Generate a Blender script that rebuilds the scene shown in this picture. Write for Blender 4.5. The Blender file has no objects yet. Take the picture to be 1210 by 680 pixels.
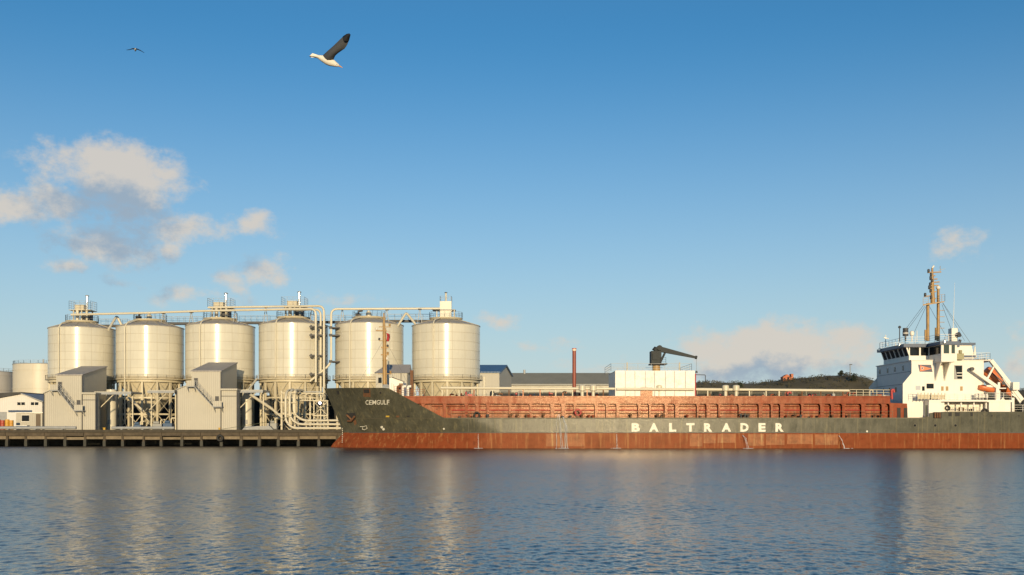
import bpy, math, random
import numpy as np
from mathutils import Vector, Matrix, noise
random.seed(7)
R = math.radians
scene = bpy.context.scene
col = scene.collection

# ------------------------------------------------------------------ camera, sky, sun, exposure
CAM_Z = 2.75                       # eye a little above the water, on the opposite bank
F_PX, CX, HZ = 1200.0, 605.0, 508.0    # focal length, centre column and horizon row of the photograph
cam_d = bpy.data.cameras.new("camera"); cam = bpy.data.objects.new("camera", cam_d); col.objects.link(cam)
cam.location = (0, 0, CAM_Z); cam.rotation_euler = (R(90), 0, 0)
cam_d.sensor_width = 36.0; cam_d.lens = 36.0 * F_PX / 1210.0
cam_d.shift_y = (HZ - 340.0) / 1210.0
cam_d.clip_start = 0.1; cam_d.clip_end = 20000
scene.camera = cam

SUN_AZ, SUN_EL = 174.3, 9.0        # degrees clockwise from +Y (the view), above the horizon
sun_dir = Vector((math.sin(R(SUN_AZ)) * math.cos(R(SUN_EL)), math.cos(R(SUN_AZ)) * math.cos(R(SUN_EL)), math.sin(R(SUN_EL))))
sun_d = bpy.data.lights.new("sun", 'SUN'); sun = bpy.data.objects.new("sun", sun_d); col.objects.link(sun)
sun_d.energy = 4.6; sun_d.angle = R(0.5); sun_d.color = (1.0, 0.78, 0.46)
sun.rotation_euler = sun_dir.to_track_quat('Z', 'Y').to_euler()
sun.location = (30, -60, 60)

vs = scene.view_settings
vs.view_transform = 'Standard'; vs.look = 'None'; vs.exposure = 0.0; vs.gamma = 1.0; vs.use_curve_mapping = False
scene.cycles.use_denoising = True
scene.cycles.max_bounces = 6

world = bpy.data.worlds.new("World"); scene.world = world; world.use_nodes = True
SKY_STRENGTH = 0.145

def build_world():
    nt = world.node_tree; N = nt.nodes; L = nt.links; N.clear()
    def nd(t, **k):
        n = N.new(t)
        for a, b in k.items(): setattr(n, a, b)
        return n
    out = nd('ShaderNodeOutputWorld'); bg = nd('ShaderNodeBackground'); bg.inputs[1].default_value = SKY_STRENGTH
    L.new(bg.outputs[0], out.inputs[0])
    sky = nd('ShaderNodeTexSky'); sky.sky_type = 'NISHITA'; sky.sun_disc = False
    sky.sun_elevation = R(SUN_EL); sky.sun_rotation = R(SUN_AZ)
    sky.altitude = 0; sky.air_density = 1.0; sky.dust_density = 0.3; sky.ozone_density = 5.2
    hs = nd('ShaderNodeHueSaturation'); hs.inputs['Saturation'].default_value = 1.0; hs.inputs['Value'].default_value = 1.0
    L.new(sky.outputs[0], hs.inputs['Color'])
    # --- cloud field, laid out in azimuth / elevation
    g = bpy.data.node_groups.new("cloud_density", 'ShaderNodeTree')
    g.interface.new_socket("Vector", in_out='INPUT', socket_type='NodeSocketVector')
    g.interface.new_socket("Density", in_out='OUTPUT', socket_type='NodeSocketFloat')
    gi = g.nodes.new('NodeGroupInput'); go = g.nodes.new('NodeGroupOutput')
    def gm(op, a, b=None, c=None):
        n = g.nodes.new('ShaderNodeMath'); n.operation = op
        for i, v in enumerate((a, b, c)):
            if v is None: continue
            if isinstance(v, (int, float)): n.inputs[i].default_value = v
            else: g.links.new(v, n.inputs[i])
        return n.outputs[0]
    wn = g.nodes.new('ShaderNodeTexNoise'); wn.inputs['Scale'].default_value = 14; wn.inputs['Detail'].default_value = 4
    g.links.new(gi.outputs[0], wn.inputs['Vector'])
    ws = g.nodes.new('ShaderNodeVectorMath'); ws.operation = 'SUBTRACT'; ws.inputs[1].default_value = (0.5, 0.5, 0.5)
    g.links.new(wn.outputs['Color'], ws.inputs[0])
    wk = g.nodes.new('ShaderNodeVectorMath'); wk.operation = 'SCALE'; wk.inputs['Scale'].default_value = 0.055
    g.links.new(ws.outputs[0], wk.inputs[0])
    wa = g.nodes.new('ShaderNodeVectorMath'); wa.operation = 'ADD'
    g.links.new(gi.outputs[0], wa.inputs[0]); g.links.new(wk.outputs[0], wa.inputs[1])
    blobs = [(138,197,86,33,1.06),(195,196,48,16,.75),(78,238,40,22,.88),(158,222,46,34,.9),(126,284,66,24,.82),(222,266,50,22,.66),(192,290,26,14,.5),(8,246,52,20,.88),
             (300,266,30,10,.52),(310,313,34,19,.82),(266,331,24,12,.62),(78,317,28,11,.62),(150,328,32,11,.42),
             (918,419,112,32,1.1),(985,418,58,24,.66),(860,432,58,18,.75),(1138,284,30,17,.58),(1022,415,24,20,.58),(1210,415,24,26,.6),
             (590,378,32,13,.52),(640,412,44,13,.36),(420,360,66,15,.40),(720,440,80,16,.34),(240,352,56,15,.40)]
    # the same broken cumulus carries on to both sides of the view
    rr = random.Random(3)
    for k in range(6):
        px = rr.choice([-1, 1]) * rr.uniform(900, 3600) + 605
        blobs.append((px, rr.uniform(200, 430), rr.uniform(50, 120), rr.uniform(20, 40), rr.uniform(.6, 1)))
    total = None
    for (px, py, rx, ry, w) in blobs:
        az = math.atan((px - CX) / F_PX); el = math.atan((HZ - py) / F_PX * math.cos(az))
        mp = g.nodes.new('ShaderNodeMapping'); mp.vector_type = 'TEXTURE'
        mp.inputs['Location'].default_value = (az, el, 0)
        k = 1.55 / F_PX
        mp.inputs['Scale'].default_value = (rx * k * math.cos(az) ** 2, ry * k, 1)
        g.links.new(wa.outputs[0], mp.inputs['Vector'])
        gr = g.nodes.new('ShaderNodeTexGradient'); gr.gradient_type = 'SPHERICAL'
        g.links.new(mp.outputs[0], gr.inputs[0])
        t = gm('MULTIPLY', gr.outputs['Fac'], w)
        total = t if total is None else gm('MAXIMUM', total, t)
    fn = g.nodes.new('ShaderNodeTexNoise'); fn.inputs['Scale'].default_value = 26; fn.inputs['Detail'].default_value = 9; fn.inputs['Roughness'].default_value = 0.66
    mp2 = g.nodes.new('ShaderNodeMapping'); mp2.inputs['Scale'].default_value = (1, 1.35, 1)
    g.links.new(gi.outputs[0], mp2.inputs[0]); g.links.new(mp2.outputs[0], fn.inputs['Vector'])
    d = gm('ADD', total, gm('MULTIPLY', gm('SUBTRACT', fn.outputs['Fac'], 0.5), 1.5))
    mr = g.nodes.new('ShaderNodeMapRange'); mr.interpolation_type = 'SMOOTHSTEP'
    mr.inputs['From Min'].default_value = 0.12; mr.inputs['From Max'].default_value = 0.66
    g.links.new(d, mr.inputs['Value'])
    # only where a blob stands
    on = g.nodes.new('ShaderNodeMapRange'); on.interpolation_type = 'SMOOTHSTEP'
    on.inputs['From Min'].default_value = 0.0; on.inputs['From Max'].default_value = 0.16
    g.links.new(total, on.inputs['Value'])
    g.links.new(gm('MULTIPLY', mr.outputs[0], on.outputs[0]), go.inputs[0])

    tc = nd('ShaderNodeTexCoord'); sp = nd('ShaderNodeSeparateXYZ'); L.new(tc.outputs['Generated'], sp.inputs[0])
    az = nd('ShaderNodeMath', operation='ARCTAN2'); L.new(sp.outputs[0], az.inputs[0]); L.new(sp.outputs[1], az.inputs[1])
    el = nd('ShaderNodeMath', operation='ARCSINE'); L.new(sp.outputs[2], el.inputs[0])
    cv = nd('ShaderNodeCombineXYZ'); L.new(az.outputs[0], cv.inputs[0]); L.new(el.outputs[0], cv.inputs[1])
    c1 = nd('ShaderNodeGroup'); c1.node_tree = g; L.new(cv.outputs[0], c1.inputs[0])
    off = nd('ShaderNodeVectorMath', operation='ADD'); off.inputs[1].default_value = (0.006, 0.036, 0); L.new(cv.outputs[0], off.inputs[0])
    c2 = nd('ShaderNodeGroup'); c2.node_tree = g; L.new(off.outputs[0], c2.inputs[0])
    # what lies between a piece of cloud and the sun side dims it
    sh = nd('ShaderNodeMapRange'); sh.inputs['From Min'].default_value = 0.0; sh.inputs['From Max'].default_value = 1.0
    L.new(c2.outputs[0], sh.inputs['Value'])
    cc = nd('ShaderNodeMixRGB'); cc.inputs[1].default_value = (.68/SKY_STRENGTH, .62/SKY_STRENGTH, .545/SKY_STRENGTH, 1); cc.inputs[2].default_value = (.33/SKY_STRENGTH, .41/SKY_STRENGTH, .50/SKY_STRENGTH, 1)
    L.new(sh.outputs[0], cc.inputs[0])
    op = nd('ShaderNodeMath', operation='MULTIPLY'); op.inputs[1].default_value = 0.88; L.new(c1.outputs[0], op.inputs[0])
    # pale air low over the horizon, the same all round
    e1 = nd('ShaderNodeMapRange'); e1.inputs['From Min'].default_value = 0; e1.inputs['From Max'].default_value = R(22); e1.inputs['To Min'].default_value = 1; e1.inputs['To Max'].default_value = 0
    L.new(el.outputs[0], e1.inputs['Value'])
    e2 = nd('ShaderNodeMath', operation='POWER'); e2.inputs[1].default_value = 1.7; L.new(e1.outputs[0], e2.inputs[0])
    hz = nd('ShaderNodeMixRGB'); hz.inputs[2].default_value = (.60/SKY_STRENGTH, .66/SKY_STRENGTH, .67/SKY_STRENGTH, 1)
    wb = nd('ShaderNodeMixRGB', blend_type='MULTIPLY'); wb.inputs[0].default_value = 1; wb.inputs[2].default_value = (.80, 1.09, .98, 1)
    L.new(hs.outputs[0], wb.inputs[1])
    L.new(e2.outputs[0], hz.inputs[0]); L.new(wb.outputs[0], hz.inputs[1])
    mx = nd('ShaderNodeMixRGB'); L.new(op.outputs[0], mx.inputs[0]); L.new(hz.outputs[0], mx.inputs[1]); L.new(cc.outputs[0], mx.inputs[2])
    L.new(mx.outputs[0], bg.inputs[0])
build_world()

# ------------------------------------------------------------------ helpers
def Xp(px, Y): return (px - CX) * Y / F_PX            # metres across for a bearing at distance Y
def Zp(py, Y): return CAM_Z + (HZ - py) * Y / F_PX    # height for a sight line at distance Y
G = 2.65                                              # quay and yard level
ZERO = Vector((0, 0, 0))

class MB:
    def __init__(s): s.v = []; s.f = []
    def add(s, vs, fs):
        o = len(s.v); s.v += [tuple(v) for v in vs]; s.f += [tuple(i + o for i in f) for f in fs]; return s
    def hexa(s, p):
        return s.add(p, [(0,3,2,1),(4,5,6,7),(0,1,5,4),(1,2,6,5),(2,3,7,6),(3,0,4,7)])
    def box(s, x0, x1, y0, y1, z0, z1):
        return s.hexa([(x0,y0,z0),(x1,y0,z0),(x1,y1,z0),(x0,y1,z0),(x0,y0,z1),(x1,y0,z1),(x1,y1,z1),(x0,y1,z1)])
    def prism(s, poly, a0, a1, axis='y'):
        n = len(poly)
        def P(p, a):
            return (p[0], a, p[1]) if axis == 'y' else (p[0], p[1], a) if axis == 'z' else (a, p[0], p[1])
        vs = [P(p, a0) for p in poly] + [P(p, a1) for p in poly]
        fs = [tuple(range(n)), tuple(range(2*n-1, n-1, -1))] + [(i, i+n, (i+1)%n+n, (i+1)%n) for i in range(n)]
        return s.add(vs, fs)
    def tube(s, path, r, n=8, caps=True):
        path = [Vector(p) for p in path]; m = len(path)
        rs = r if isinstance(r, (list, tuple)) else [r]*m
        vs = []; up = None
        for i, p in enumerate(path):
            t = (path[min(i+1, m-1)] - path[max(i-1, 0)]).normalized()
            if up is None:
                a = Vector((0,0,1)) if abs(t.z) < .9 else Vector((1,0,0))
                up = (a - t*a.dot(t)).normalized()
            else:
                up = (up - t*up.dot(t)).normalized()
            b = t.cross(up)
            for k in range(n):
                q = 2*math.pi*(k+.5)/n
                vs.append(p + (up*math.cos(q) + b*math.sin(q))*rs[i])
        fs = [(i*n+k, i*n+(k+1)%n, (i+1)*n+(k+1)%n, (i+1)*n+k) for i in range(m-1) for k in range(n)]
        if caps: fs += [tuple(range(n-1, -1, -1)), tuple(range((m-1)*n, m*n))]
        return s.add(vs, fs)
    def lathe(s, prof, c=(0,0,0), n=32, caps=True):
        vs = [(c[0]+r*math.sin(2*math.pi*k/n), c[1]-r*math.cos(2*math.pi*k/n), c[2]+z) for r, z in prof for k in range(n)]
        m = len(prof)
        fs = [(i*n+k, i*n+(k+1)%n, (i+1)*n+(k+1)%n, (i+1)*n+k) for i in range(m-1) for k in range(n)]
        if caps: fs += [tuple(range(n-1, -1, -1)), tuple(range((m-1)*n, m*n))]
        return s.add(vs, fs)
    def bar(s, a, b, w, h=None):
        a, b = Vector(a), Vector(b); h = h or w; t = (b-a).normalized()
        u = Vector((0,0,1)) if abs(t.z) < .9 else Vector((0,1,0))
        sd = t.cross(u).normalized()*w/2; u = sd.cross(t).normalized()*h/2
        return s.hexa([a-sd-u, a+sd-u, a+sd+u, a-sd+u, b-sd-u, b+sd-u, b+sd+u, b-sd+u])
    def rail(s, pts, h=1.05, step=1.5, r=.03, rails=3, n=4):
        pts = [Vector(p) for p in pts]
        for k in range(1, rails+1):
            z = Vector((0,0,h*k/rails)); s.tube([p+z for p in pts], r*(1 if k == rails else .7), n)
        for a, b in zip(pts, pts[1:]):
            m = max(1, round((b-a).length/step))
            for i in range(m+1):
                p = a.lerp(b, i/m); s.tube([p, p+Vector((0,0,h))], r, n)
        return s
    def mesh(s, name, smooth=None, off=ZERO):
        me = bpy.data.meshes.new(name)
        me.from_pydata([(v[0]-off[0], v[1]-off[1], v[2]-off[2]) for v in s.v], [], s.f); me.validate(); me.update()
        if smooth:
            for p in me.polygons: p.use_smooth = True
            me.set_sharp_from_angle(angle=R(smooth))
        return me

def fillet(pts, rad, k=6):
    """polyline with rounded corners"""
    pts = [Vector(p) for p in pts]; out = [pts[0]]
    for a, b, c in zip(pts, pts[1:], pts[2:]):
        d1 = (a-b); d2 = (c-b); q = min(rad, d1.length*.48, d2.length*.48)
        p1 = b + d1.normalized()*q; p2 = b + d2.normalized()*q
        for i in range(k+1):
            t = i/k; out.append(p1*(1-t)**2 + b*2*t*(1-t) + p2*t*t)
    out.append(pts[-1]); return out

def link(name, data, mat=None, parent=None, loc=None):
    o = bpy.data.objects.new(name, data); col.objects.link(o)
    if mat is not None and data is not None and not data.materials: data.materials.append(mat)
    if parent is not None: o.parent = parent
    if loc is not None: o.location = loc
    return o
BASE = {}
def thing(name, label, cat, base, group=None):
    o = link(name, None, loc=base); o.empty_display_size = .5; BASE[o] = Vector(base)
    o['label'] = label; o['category'] = cat
    if group: o['group'] = group
    return o
def base_of(o):
    while o.parent is not None: o = o.parent
    return BASE.get(o, ZERO)
def part(parent, name, mb, mat, smooth=None, label=None):
    """mb in world coordinates, stored relative to the thing's base"""
    o = link(name, mb.mesh(name, smooth, base_of(parent)), mat, parent)
    if label: o['label'] = label
    return o
def solo(name, mb, mat, label, cat, base, group=None, smooth=None):
    o = link(name, mb.mesh(name, smooth, Vector(base)), mat, loc=base); BASE[o] = Vector(base)
    o['label'] = label; o['category'] = cat
    if group: o['group'] = group
    return o
def structure(name, mb, mat, smooth=None, kind='structure', label=None):
    o = link(name, mb.mesh(name, smooth), mat); o['kind'] = kind
    if label: o['label'] = label
    return o

# ------------------------------------------------------------------ materials
MATS = {}
def M(name, c, rough=.55, var=.12, scale=.6, streak=0., streak_c=None, spec=.5, metal=0., bump=0., bscale=8., ribs=0., rib_axis=0, blot=None, bstretch=None, rvar=0., stint=None, orand=0.):
    """painted / weathered surface: colour with blotches, vertical run marks and a little relief"""
    if name in MATS: return MATS[name]
    m = bpy.data.materials.new(name); m.use_nodes = True; MATS[name] = m
    nt = m.node_tree; N = nt.nodes; L = nt.links; b = N['Principled BSDF']
    b.inputs['Roughness'].default_value = rough; b.inputs['Metallic'].default_value = metal
    b.inputs['Specular IOR Level'].default_value = spec
    if stint: b.inputs['Specular Tint'].default_value = (*stint, 1)
    geo = N.new('ShaderNodeNewGeometry')
    n1 = N.new('ShaderNodeTexNoise'); n1.inputs['Scale'].default_value = scale; n1.inputs['Detail'].default_value = 8; n1.inputs['Roughness'].default_value = .65
    L.new(geo.outputs['Position'], n1.inputs['Vector'])
    mr = N.new('ShaderNodeMapRange'); mr.inputs['From Min'].default_value = .3; mr.inputs['From Max'].default_value = .7
    mr.inputs['To Min'].default_value = 1-var; mr.inputs['To Max'].default_value = 1+var*.8
    L.new(n1.outputs['Fac'], mr.inputs['Value'])
    mu = N.new('ShaderNodeVectorMath'); mu.operation = 'SCALE'; mu.inputs[0].default_value = c; L.new(mr.outputs[0], mu.inputs['Scale'])
    cur = mu.outputs[0]
    if orand:       # no two sheets weathered quite alike
        oi = N.new('ShaderNodeObjectInfo'); ro = N.new('ShaderNodeMapRange'); ro.inputs['To Min'].default_value = 1-orand; ro.inputs['To Max'].default_value = 1+orand*.6
        L.new(oi.outputs['Random'], ro.inputs['Value']); vo = N.new('ShaderNodeVectorMath'); vo.operation = 'SCALE'; L.new(cur, vo.inputs[0]); L.new(ro.outputs[0], vo.inputs['Scale']); cur = vo.outputs[0]
    if streak > 0:
        mp = N.new('ShaderNodeMapping'); mp.inputs['Scale'].default_value = (1.6, 1.6, .1); L.new(geo.outputs['Position'], mp.inputs[0])
        n2 = N.new('ShaderNodeTexNoise'); n2.inputs['Scale'].default_value = 1.3; n2.inputs['Detail'].default_value = 6; n2.inputs['Roughness'].default_value = .7
        L.new(mp.outputs[0], n2.inputs['Vector'])
        r2 = N.new('ShaderNodeMapRange'); r2.interpolation_type = 'SMOOTHSTEP'; r2.inputs['From Min'].default_value = .5; r2.inputs['From Max'].default_value = .72
        r2.inputs['To Max'].default_value = streak
        L.new(n2.outputs['Fac'], r2.inputs['Value'])
        mx = N.new('ShaderNodeMixRGB'); mx.inputs[2].default_value = (*(streak_c or (c[0]*.45, c[1]*.4, c[2]*.35)), 1)
        L.new(r2.outputs[0], mx.inputs[0]); L.new(cur, mx.inputs[1]); cur = mx.outputs[0]
    if blot:
        bc, amount, bs = blot
        n3 = N.new('ShaderNodeTexNoise'); n3.inputs['Scale'].default_value = bs; n3.inputs['Detail'].default_value = 10; n3.inputs['Roughness'].default_value = .72
        L.new(geo.outputs['Position'], n3.inputs['Vector'])
        r3 = N.new('ShaderNodeMapRange'); r3.interpolation_type = 'SMOOTHSTEP'; r3.inputs['From Min'].default_value = .52; r3.inputs['From Max'].default_value = .66; r3.inputs['To Max'].default_value = amount
        L.new(n3.outputs['Fac'], r3.inputs['Value'])
        mx = N.new('ShaderNodeMixRGB'); mx.inputs[2].default_value = (*bc, 1)
        L.new(r3.outputs[0], mx.inputs[0]); L.new(cur, mx.inputs[1]); cur = mx.outputs[0]
    L.new(cur, b.inputs['Base Color'])
    if rvar:
        nr = N.new('ShaderNodeTexNoise'); nr.inputs['Scale'].default_value = .9; nr.inputs['Detail'].default_value = 6; nr.inputs['Roughness'].default_value = .7
        mq = N.new('ShaderNodeMapping'); mq.inputs['Scale'].default_value = (1, 1, .3); L.new(geo.outputs['Position'], mq.inputs[0]); L.new(mq.outputs[0], nr.inputs['Vector'])
        rq = N.new('ShaderNodeMapRange'); rq.inputs['From Min'].default_value = .35; rq.inputs['From Max'].default_value = .65; rq.inputs['To Min'].default_value = rough-rvar; rq.inputs['To Max'].default_value = rough+rvar
        L.new(nr.outputs['Fac'], rq.inputs['Value']); L.new(rq.outputs[0], b.inputs['Roughness'])
    if bump or ribs:
        bp = N.new('ShaderNodeBump'); bp.inputs['Strength'].default_value = 1.0; bp.inputs['Distance'].default_value = 1.0
        if ribs:
            sp = N.new('ShaderNodeSeparateXYZ'); L.new(geo.outputs['Position'], sp.inputs[0])
            a = N.new('ShaderNodeMath'); a.operation = 'ADD'; L.new(sp.outputs[0], a.inputs[0]); L.new(sp.outputs[1], a.inputs[1])
            f = N.new('ShaderNodeMath'); f.operation = 'PINGPONG'; f.inputs[1].default_value = ribs; L.new(a.outputs[0] if rib_axis == 0 else sp.outputs[2], f.inputs[0])
            h = N.new('ShaderNodeMath'); h.operation = 'MULTIPLY'; h.inputs[1].default_value = .12; L.new(f.outputs[0], h.inputs[0])
        else:
            n4 = N.new('ShaderNodeTexNoise'); n4.inputs['Scale'].default_value = bscale; n4.inputs['Detail'].default_value = 5
            if bstretch:
                mb_ = N.new('ShaderNodeMapping'); mb_.inputs['Scale'].default_value = bstretch; L.new(geo.outputs['Position'], mb_.inputs[0]); L.new(mb_.outputs[0], n4.inputs['Vector'])
            else: L.new(geo.outputs['Position'], n4.inputs['Vector'])
            h = N.new('ShaderNodeMath'); h.operation = 'MULTIPLY'; h.inputs[1].default_value = bump; L.new(n4.outputs['Fac'], h.inputs[0])
        L.new(h.outputs[0], bp.inputs['Height']); L.new(bp.outputs[0], b.inputs['Normal'])
    return m
def glow(name, c, s):
    m = bpy.data.materials.new(name); m.use_nodes = True; b = m.node_tree.nodes['Principled BSDF']
    b.inputs['Base Color'].default_value = (*c, 1); b.inputs['Emission Color'].default_value = (*c, 1); b.inputs['Emission Strength'].default_value = s
    return m

cream   = M('cream_silo_coat', (.595,.565,.475), .20, .06, .25, .30, (.44,.38,.28), spec=.55, orand=.04)
seam    = M('silo_joint', (.40,.35,.26), .6, .1)
creamst = M('cream_steel', (.53,.475,.35), .5, .1, .8, .25, (.36,.25,.14))
creamp  = M('cream_pipe', (.60,.55,.43), .38, .06, .6)
roofgry = M('silo_roof_grey', (.34,.32,.29), .55, .15, .9)
galv    = M('galvanised_steel', (.30,.31,.32), .5, .15, 1.2)
darkst  = M('dark_steel', (.06,.06,.065), .6, .2, 1.)
darkin  = M('dark_cladding_and_shade', (.028,.027,.027), .8, .25, .5)  # near-black; also stands in for shade under the silos
clad    = M('beige_cladding', (.43,.405,.345), .55, .05, .3, .08, ribs=.18)
cladrf  = M('grey_cladding_roof', (.30,.28,.27), .5, .08, .5, ribs=.3)
chrome  = M('bright_steel', (.72,.70,.66), .22, .05, metal=.8)
white_t = M('white_tank', (.56,.52,.43), .45, .06, .3, .45, (.52,.40,.26))
white_p = M('white_paint', (.80,.77,.70), .38, .05, .4, .14, (.62,.50,.36))
shedwh  = M('white_shed', (.62,.60,.57), .6, .06, .4, ribs=.2)
dkroof  = M('dark_roof', (.05,.05,.048), .7, .2, .8)
blueroof= M('blue_roof', (.07,.14,.26), .5, .1, .6, ribs=.4)
greyrf  = M('grey_green_roof', (.22,.215,.18), .6, .1, .4, ribs=.5)
concr   = M('quay_concrete', (.20,.16,.11), .85, .28, .9, .5, (.13,.11,.08), bump=.03, bscale=3)
pilem   = M('pile_timber', (.085,.066,.045), .85, .4, 1.2, .6, (.06,.05,.035), bump=.03, bscale=3)
timber  = M('dark_timber', (.060,.050,.036), .85, .35, 1.5, bump=.03, bscale=4)
weed    = M('wet_weed', (.030,.030,.022), .6, .35, 2.)
tarmac  = M('yard_tarmac', (.09,.085,.08), .85, .2, .3)
rubber  = M('black_rubber', (.02,.02,.02), .7, .2, 3.)
glassd  = M('dark_glass', (.012,.014,.016), .12, .1, spec=.3)
hullg   = M('grey_hull_paint', (.083,.081,.060), .27, .30, .6, .65, (.20,.175,.10), spec=.22, blot=((.045,.047,.036), .55, .7), bump=.010, bscale=.9, bstretch=(1,1,.35), rvar=.08)
hullr   = M('red_hull_paint', (.205,.052,.020), .30, .34, .5, .9, (.37,.19,.08), spec=.07, blot=((.11,.026,.012), .75, .5), bump=.012, bscale=1.0, bstretch=(1,1,.3), rvar=.08, stint=(1,.82,.64))
trunkr  = M('red_deck_paint', (.235,.047,.020), .22, .25, .9, .40, (.34,.12,.045), spec=.32, blot=((.13,.036,.018), .55, 1.6), bump=.008, bscale=1.5, rvar=.06, stint=(1,.82,.64))
trunkw  = M('rusty_red_plate', (.235,.055,.022), .23, .32, 1.2, .75, (.44,.20,.075), spec=.34, blot=((.065,.023,.012), .8, 1.1), bump=.010, bscale=1.5, rvar=.08, stint=(1,.82,.64))
redp    = M('bright_red_paint', (.42,.04,.04), .45, .15, 1.)
rustb   = M('rust_brown', (.16,.075,.035), .8, .35, 3.)
edge    = M('deck_edge', (.10,.09,.06), .6, .2, 1.)
shipwh  = M('ship_white', (.78,.74,.67), .5, .05, .5, .16, (.60,.44,.28), spec=.5)
bluep   = M('navy_paint', (.045,.075,.14), .4, .12, .8)
orangep = M('orange_grp', (.62,.17,.055), .42, .12, .9)
mastp   = M('mast_ochre', (.36,.22,.08), .5, .25, 1.3, .5, (.25,.10,.04))
cranep  = M('crane_grey', (.020,.025,.027), .7, .2, 1.)
letter  = M('white_lettering', (.70,.67,.58), .5, .12, 1.5, blot=((.36,.34,.26), .8, 2.2))
rope    = M('rope', (.10,.11,.07), .9, .2, 3.)
wire    = M('wire', (.05,.05,.05), .5, .1)

def water_material():
    m = bpy.data.materials.new('harbour_water'); m.use_nodes = True
    nt = m.node_tree; N = nt.nodes; L = nt.links; b = N['Principled BSDF']
    b.inputs['Base Color'].default_value = (.010, .013, .014, 1); b.inputs['Roughness'].default_value = .15; b.inputs['IOR'].default_value = 1.28
    at = N.new('ShaderNodeAttribute'); at.attribute_name = 'ripple_roughness'; L.new(at.outputs['Fac'], b.inputs['Roughness'])
    geo = N.new('ShaderNodeNewGeometry'); acc = None
    # slopes of wind ripple, chop and a slow swell, crests running across the basin
    for sc, amp, st, det, rot in ((1.7, .085, (1.3, .35, 1), 3, 16), (7., .13, (1.4, .5, 1), 3, 24), (16., .12, (1.4, .7, 1), 2, 20)):
        mp = N.new('ShaderNodeMapping'); mp.inputs['Scale'].default_value = st; mp.inputs['Rotation'].default_value = (0, 0, R(rot)); L.new(geo.outputs['Position'], mp.inputs[0])
        n = N.new('ShaderNodeTexNoise'); n.inputs['Scale'].default_value = sc; n.inputs['Detail'].default_value = det; n.inputs['Roughness'].default_value = .55
        L.new(mp.outputs[0], n.inputs['Vector'])
        s = N.new('ShaderNodeVectorMath'); s.operation = 'SUBTRACT'; s.inputs[1].default_value = (.5, .5, .5); L.new(n.outputs['Color'], s.inputs[0])
        k = N.new('ShaderNodeVectorMath'); k.operation = 'MULTIPLY'; k.inputs[1].default_value = (amp*.75, amp*1.25, 0); L.new(s.outputs[0], k.inputs[0])
        if acc is None: acc = k.outputs[0]
        else:
            a = N.new('ShaderNodeVectorMath'); a.operation = 'ADD'; L.new(acc, a.inputs[0]); L.new(k.outputs[0], a.inputs[1]); acc = a.outputs[0]
    # cat's paws: the breeze roughens some stretches more than others
    pw = N.new('ShaderNodeTexNoise'); pw.inputs['Scale'].default_value = .045; pw.inputs['Detail'].default_value = 3
    mp = N.new('ShaderNodeMapping'); mp.inputs['Scale'].default_value = (.5, 1.6, 1); L.new(geo.outputs['Position'], mp.inputs[0]); L.new(mp.outputs[0], pw.inputs['Vector'])
    pr = N.new('ShaderNodeMapRange'); pr.inputs['From Min'].default_value = .3; pr.inputs['From Max'].default_value = .7; pr.inputs['To Min'].default_value = .75; pr.inputs['To Max'].default_value = 1.25
    L.new(pw.outputs['Fac'], pr.inputs['Value'])
    ms = N.new('ShaderNodeVectorMath'); ms.operation = 'SCALE'; L.new(acc, ms.inputs[0]); L.new(pr.outputs[0], ms.inputs['Scale'])
    up = N.new('ShaderNodeVectorMath'); up.operation = 'ADD'; L.new(geo.outputs['Normal'], up.inputs[1]); L.new(ms.outputs[0], up.inputs[0])
    nn = N.new('ShaderNodeVectorMath'); nn.operation = 'NORMALIZE'; L.new(up.outputs[0], nn.inputs[0])
    L.new(nn.outputs[0], b.inputs['Normal'])
    return m

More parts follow.
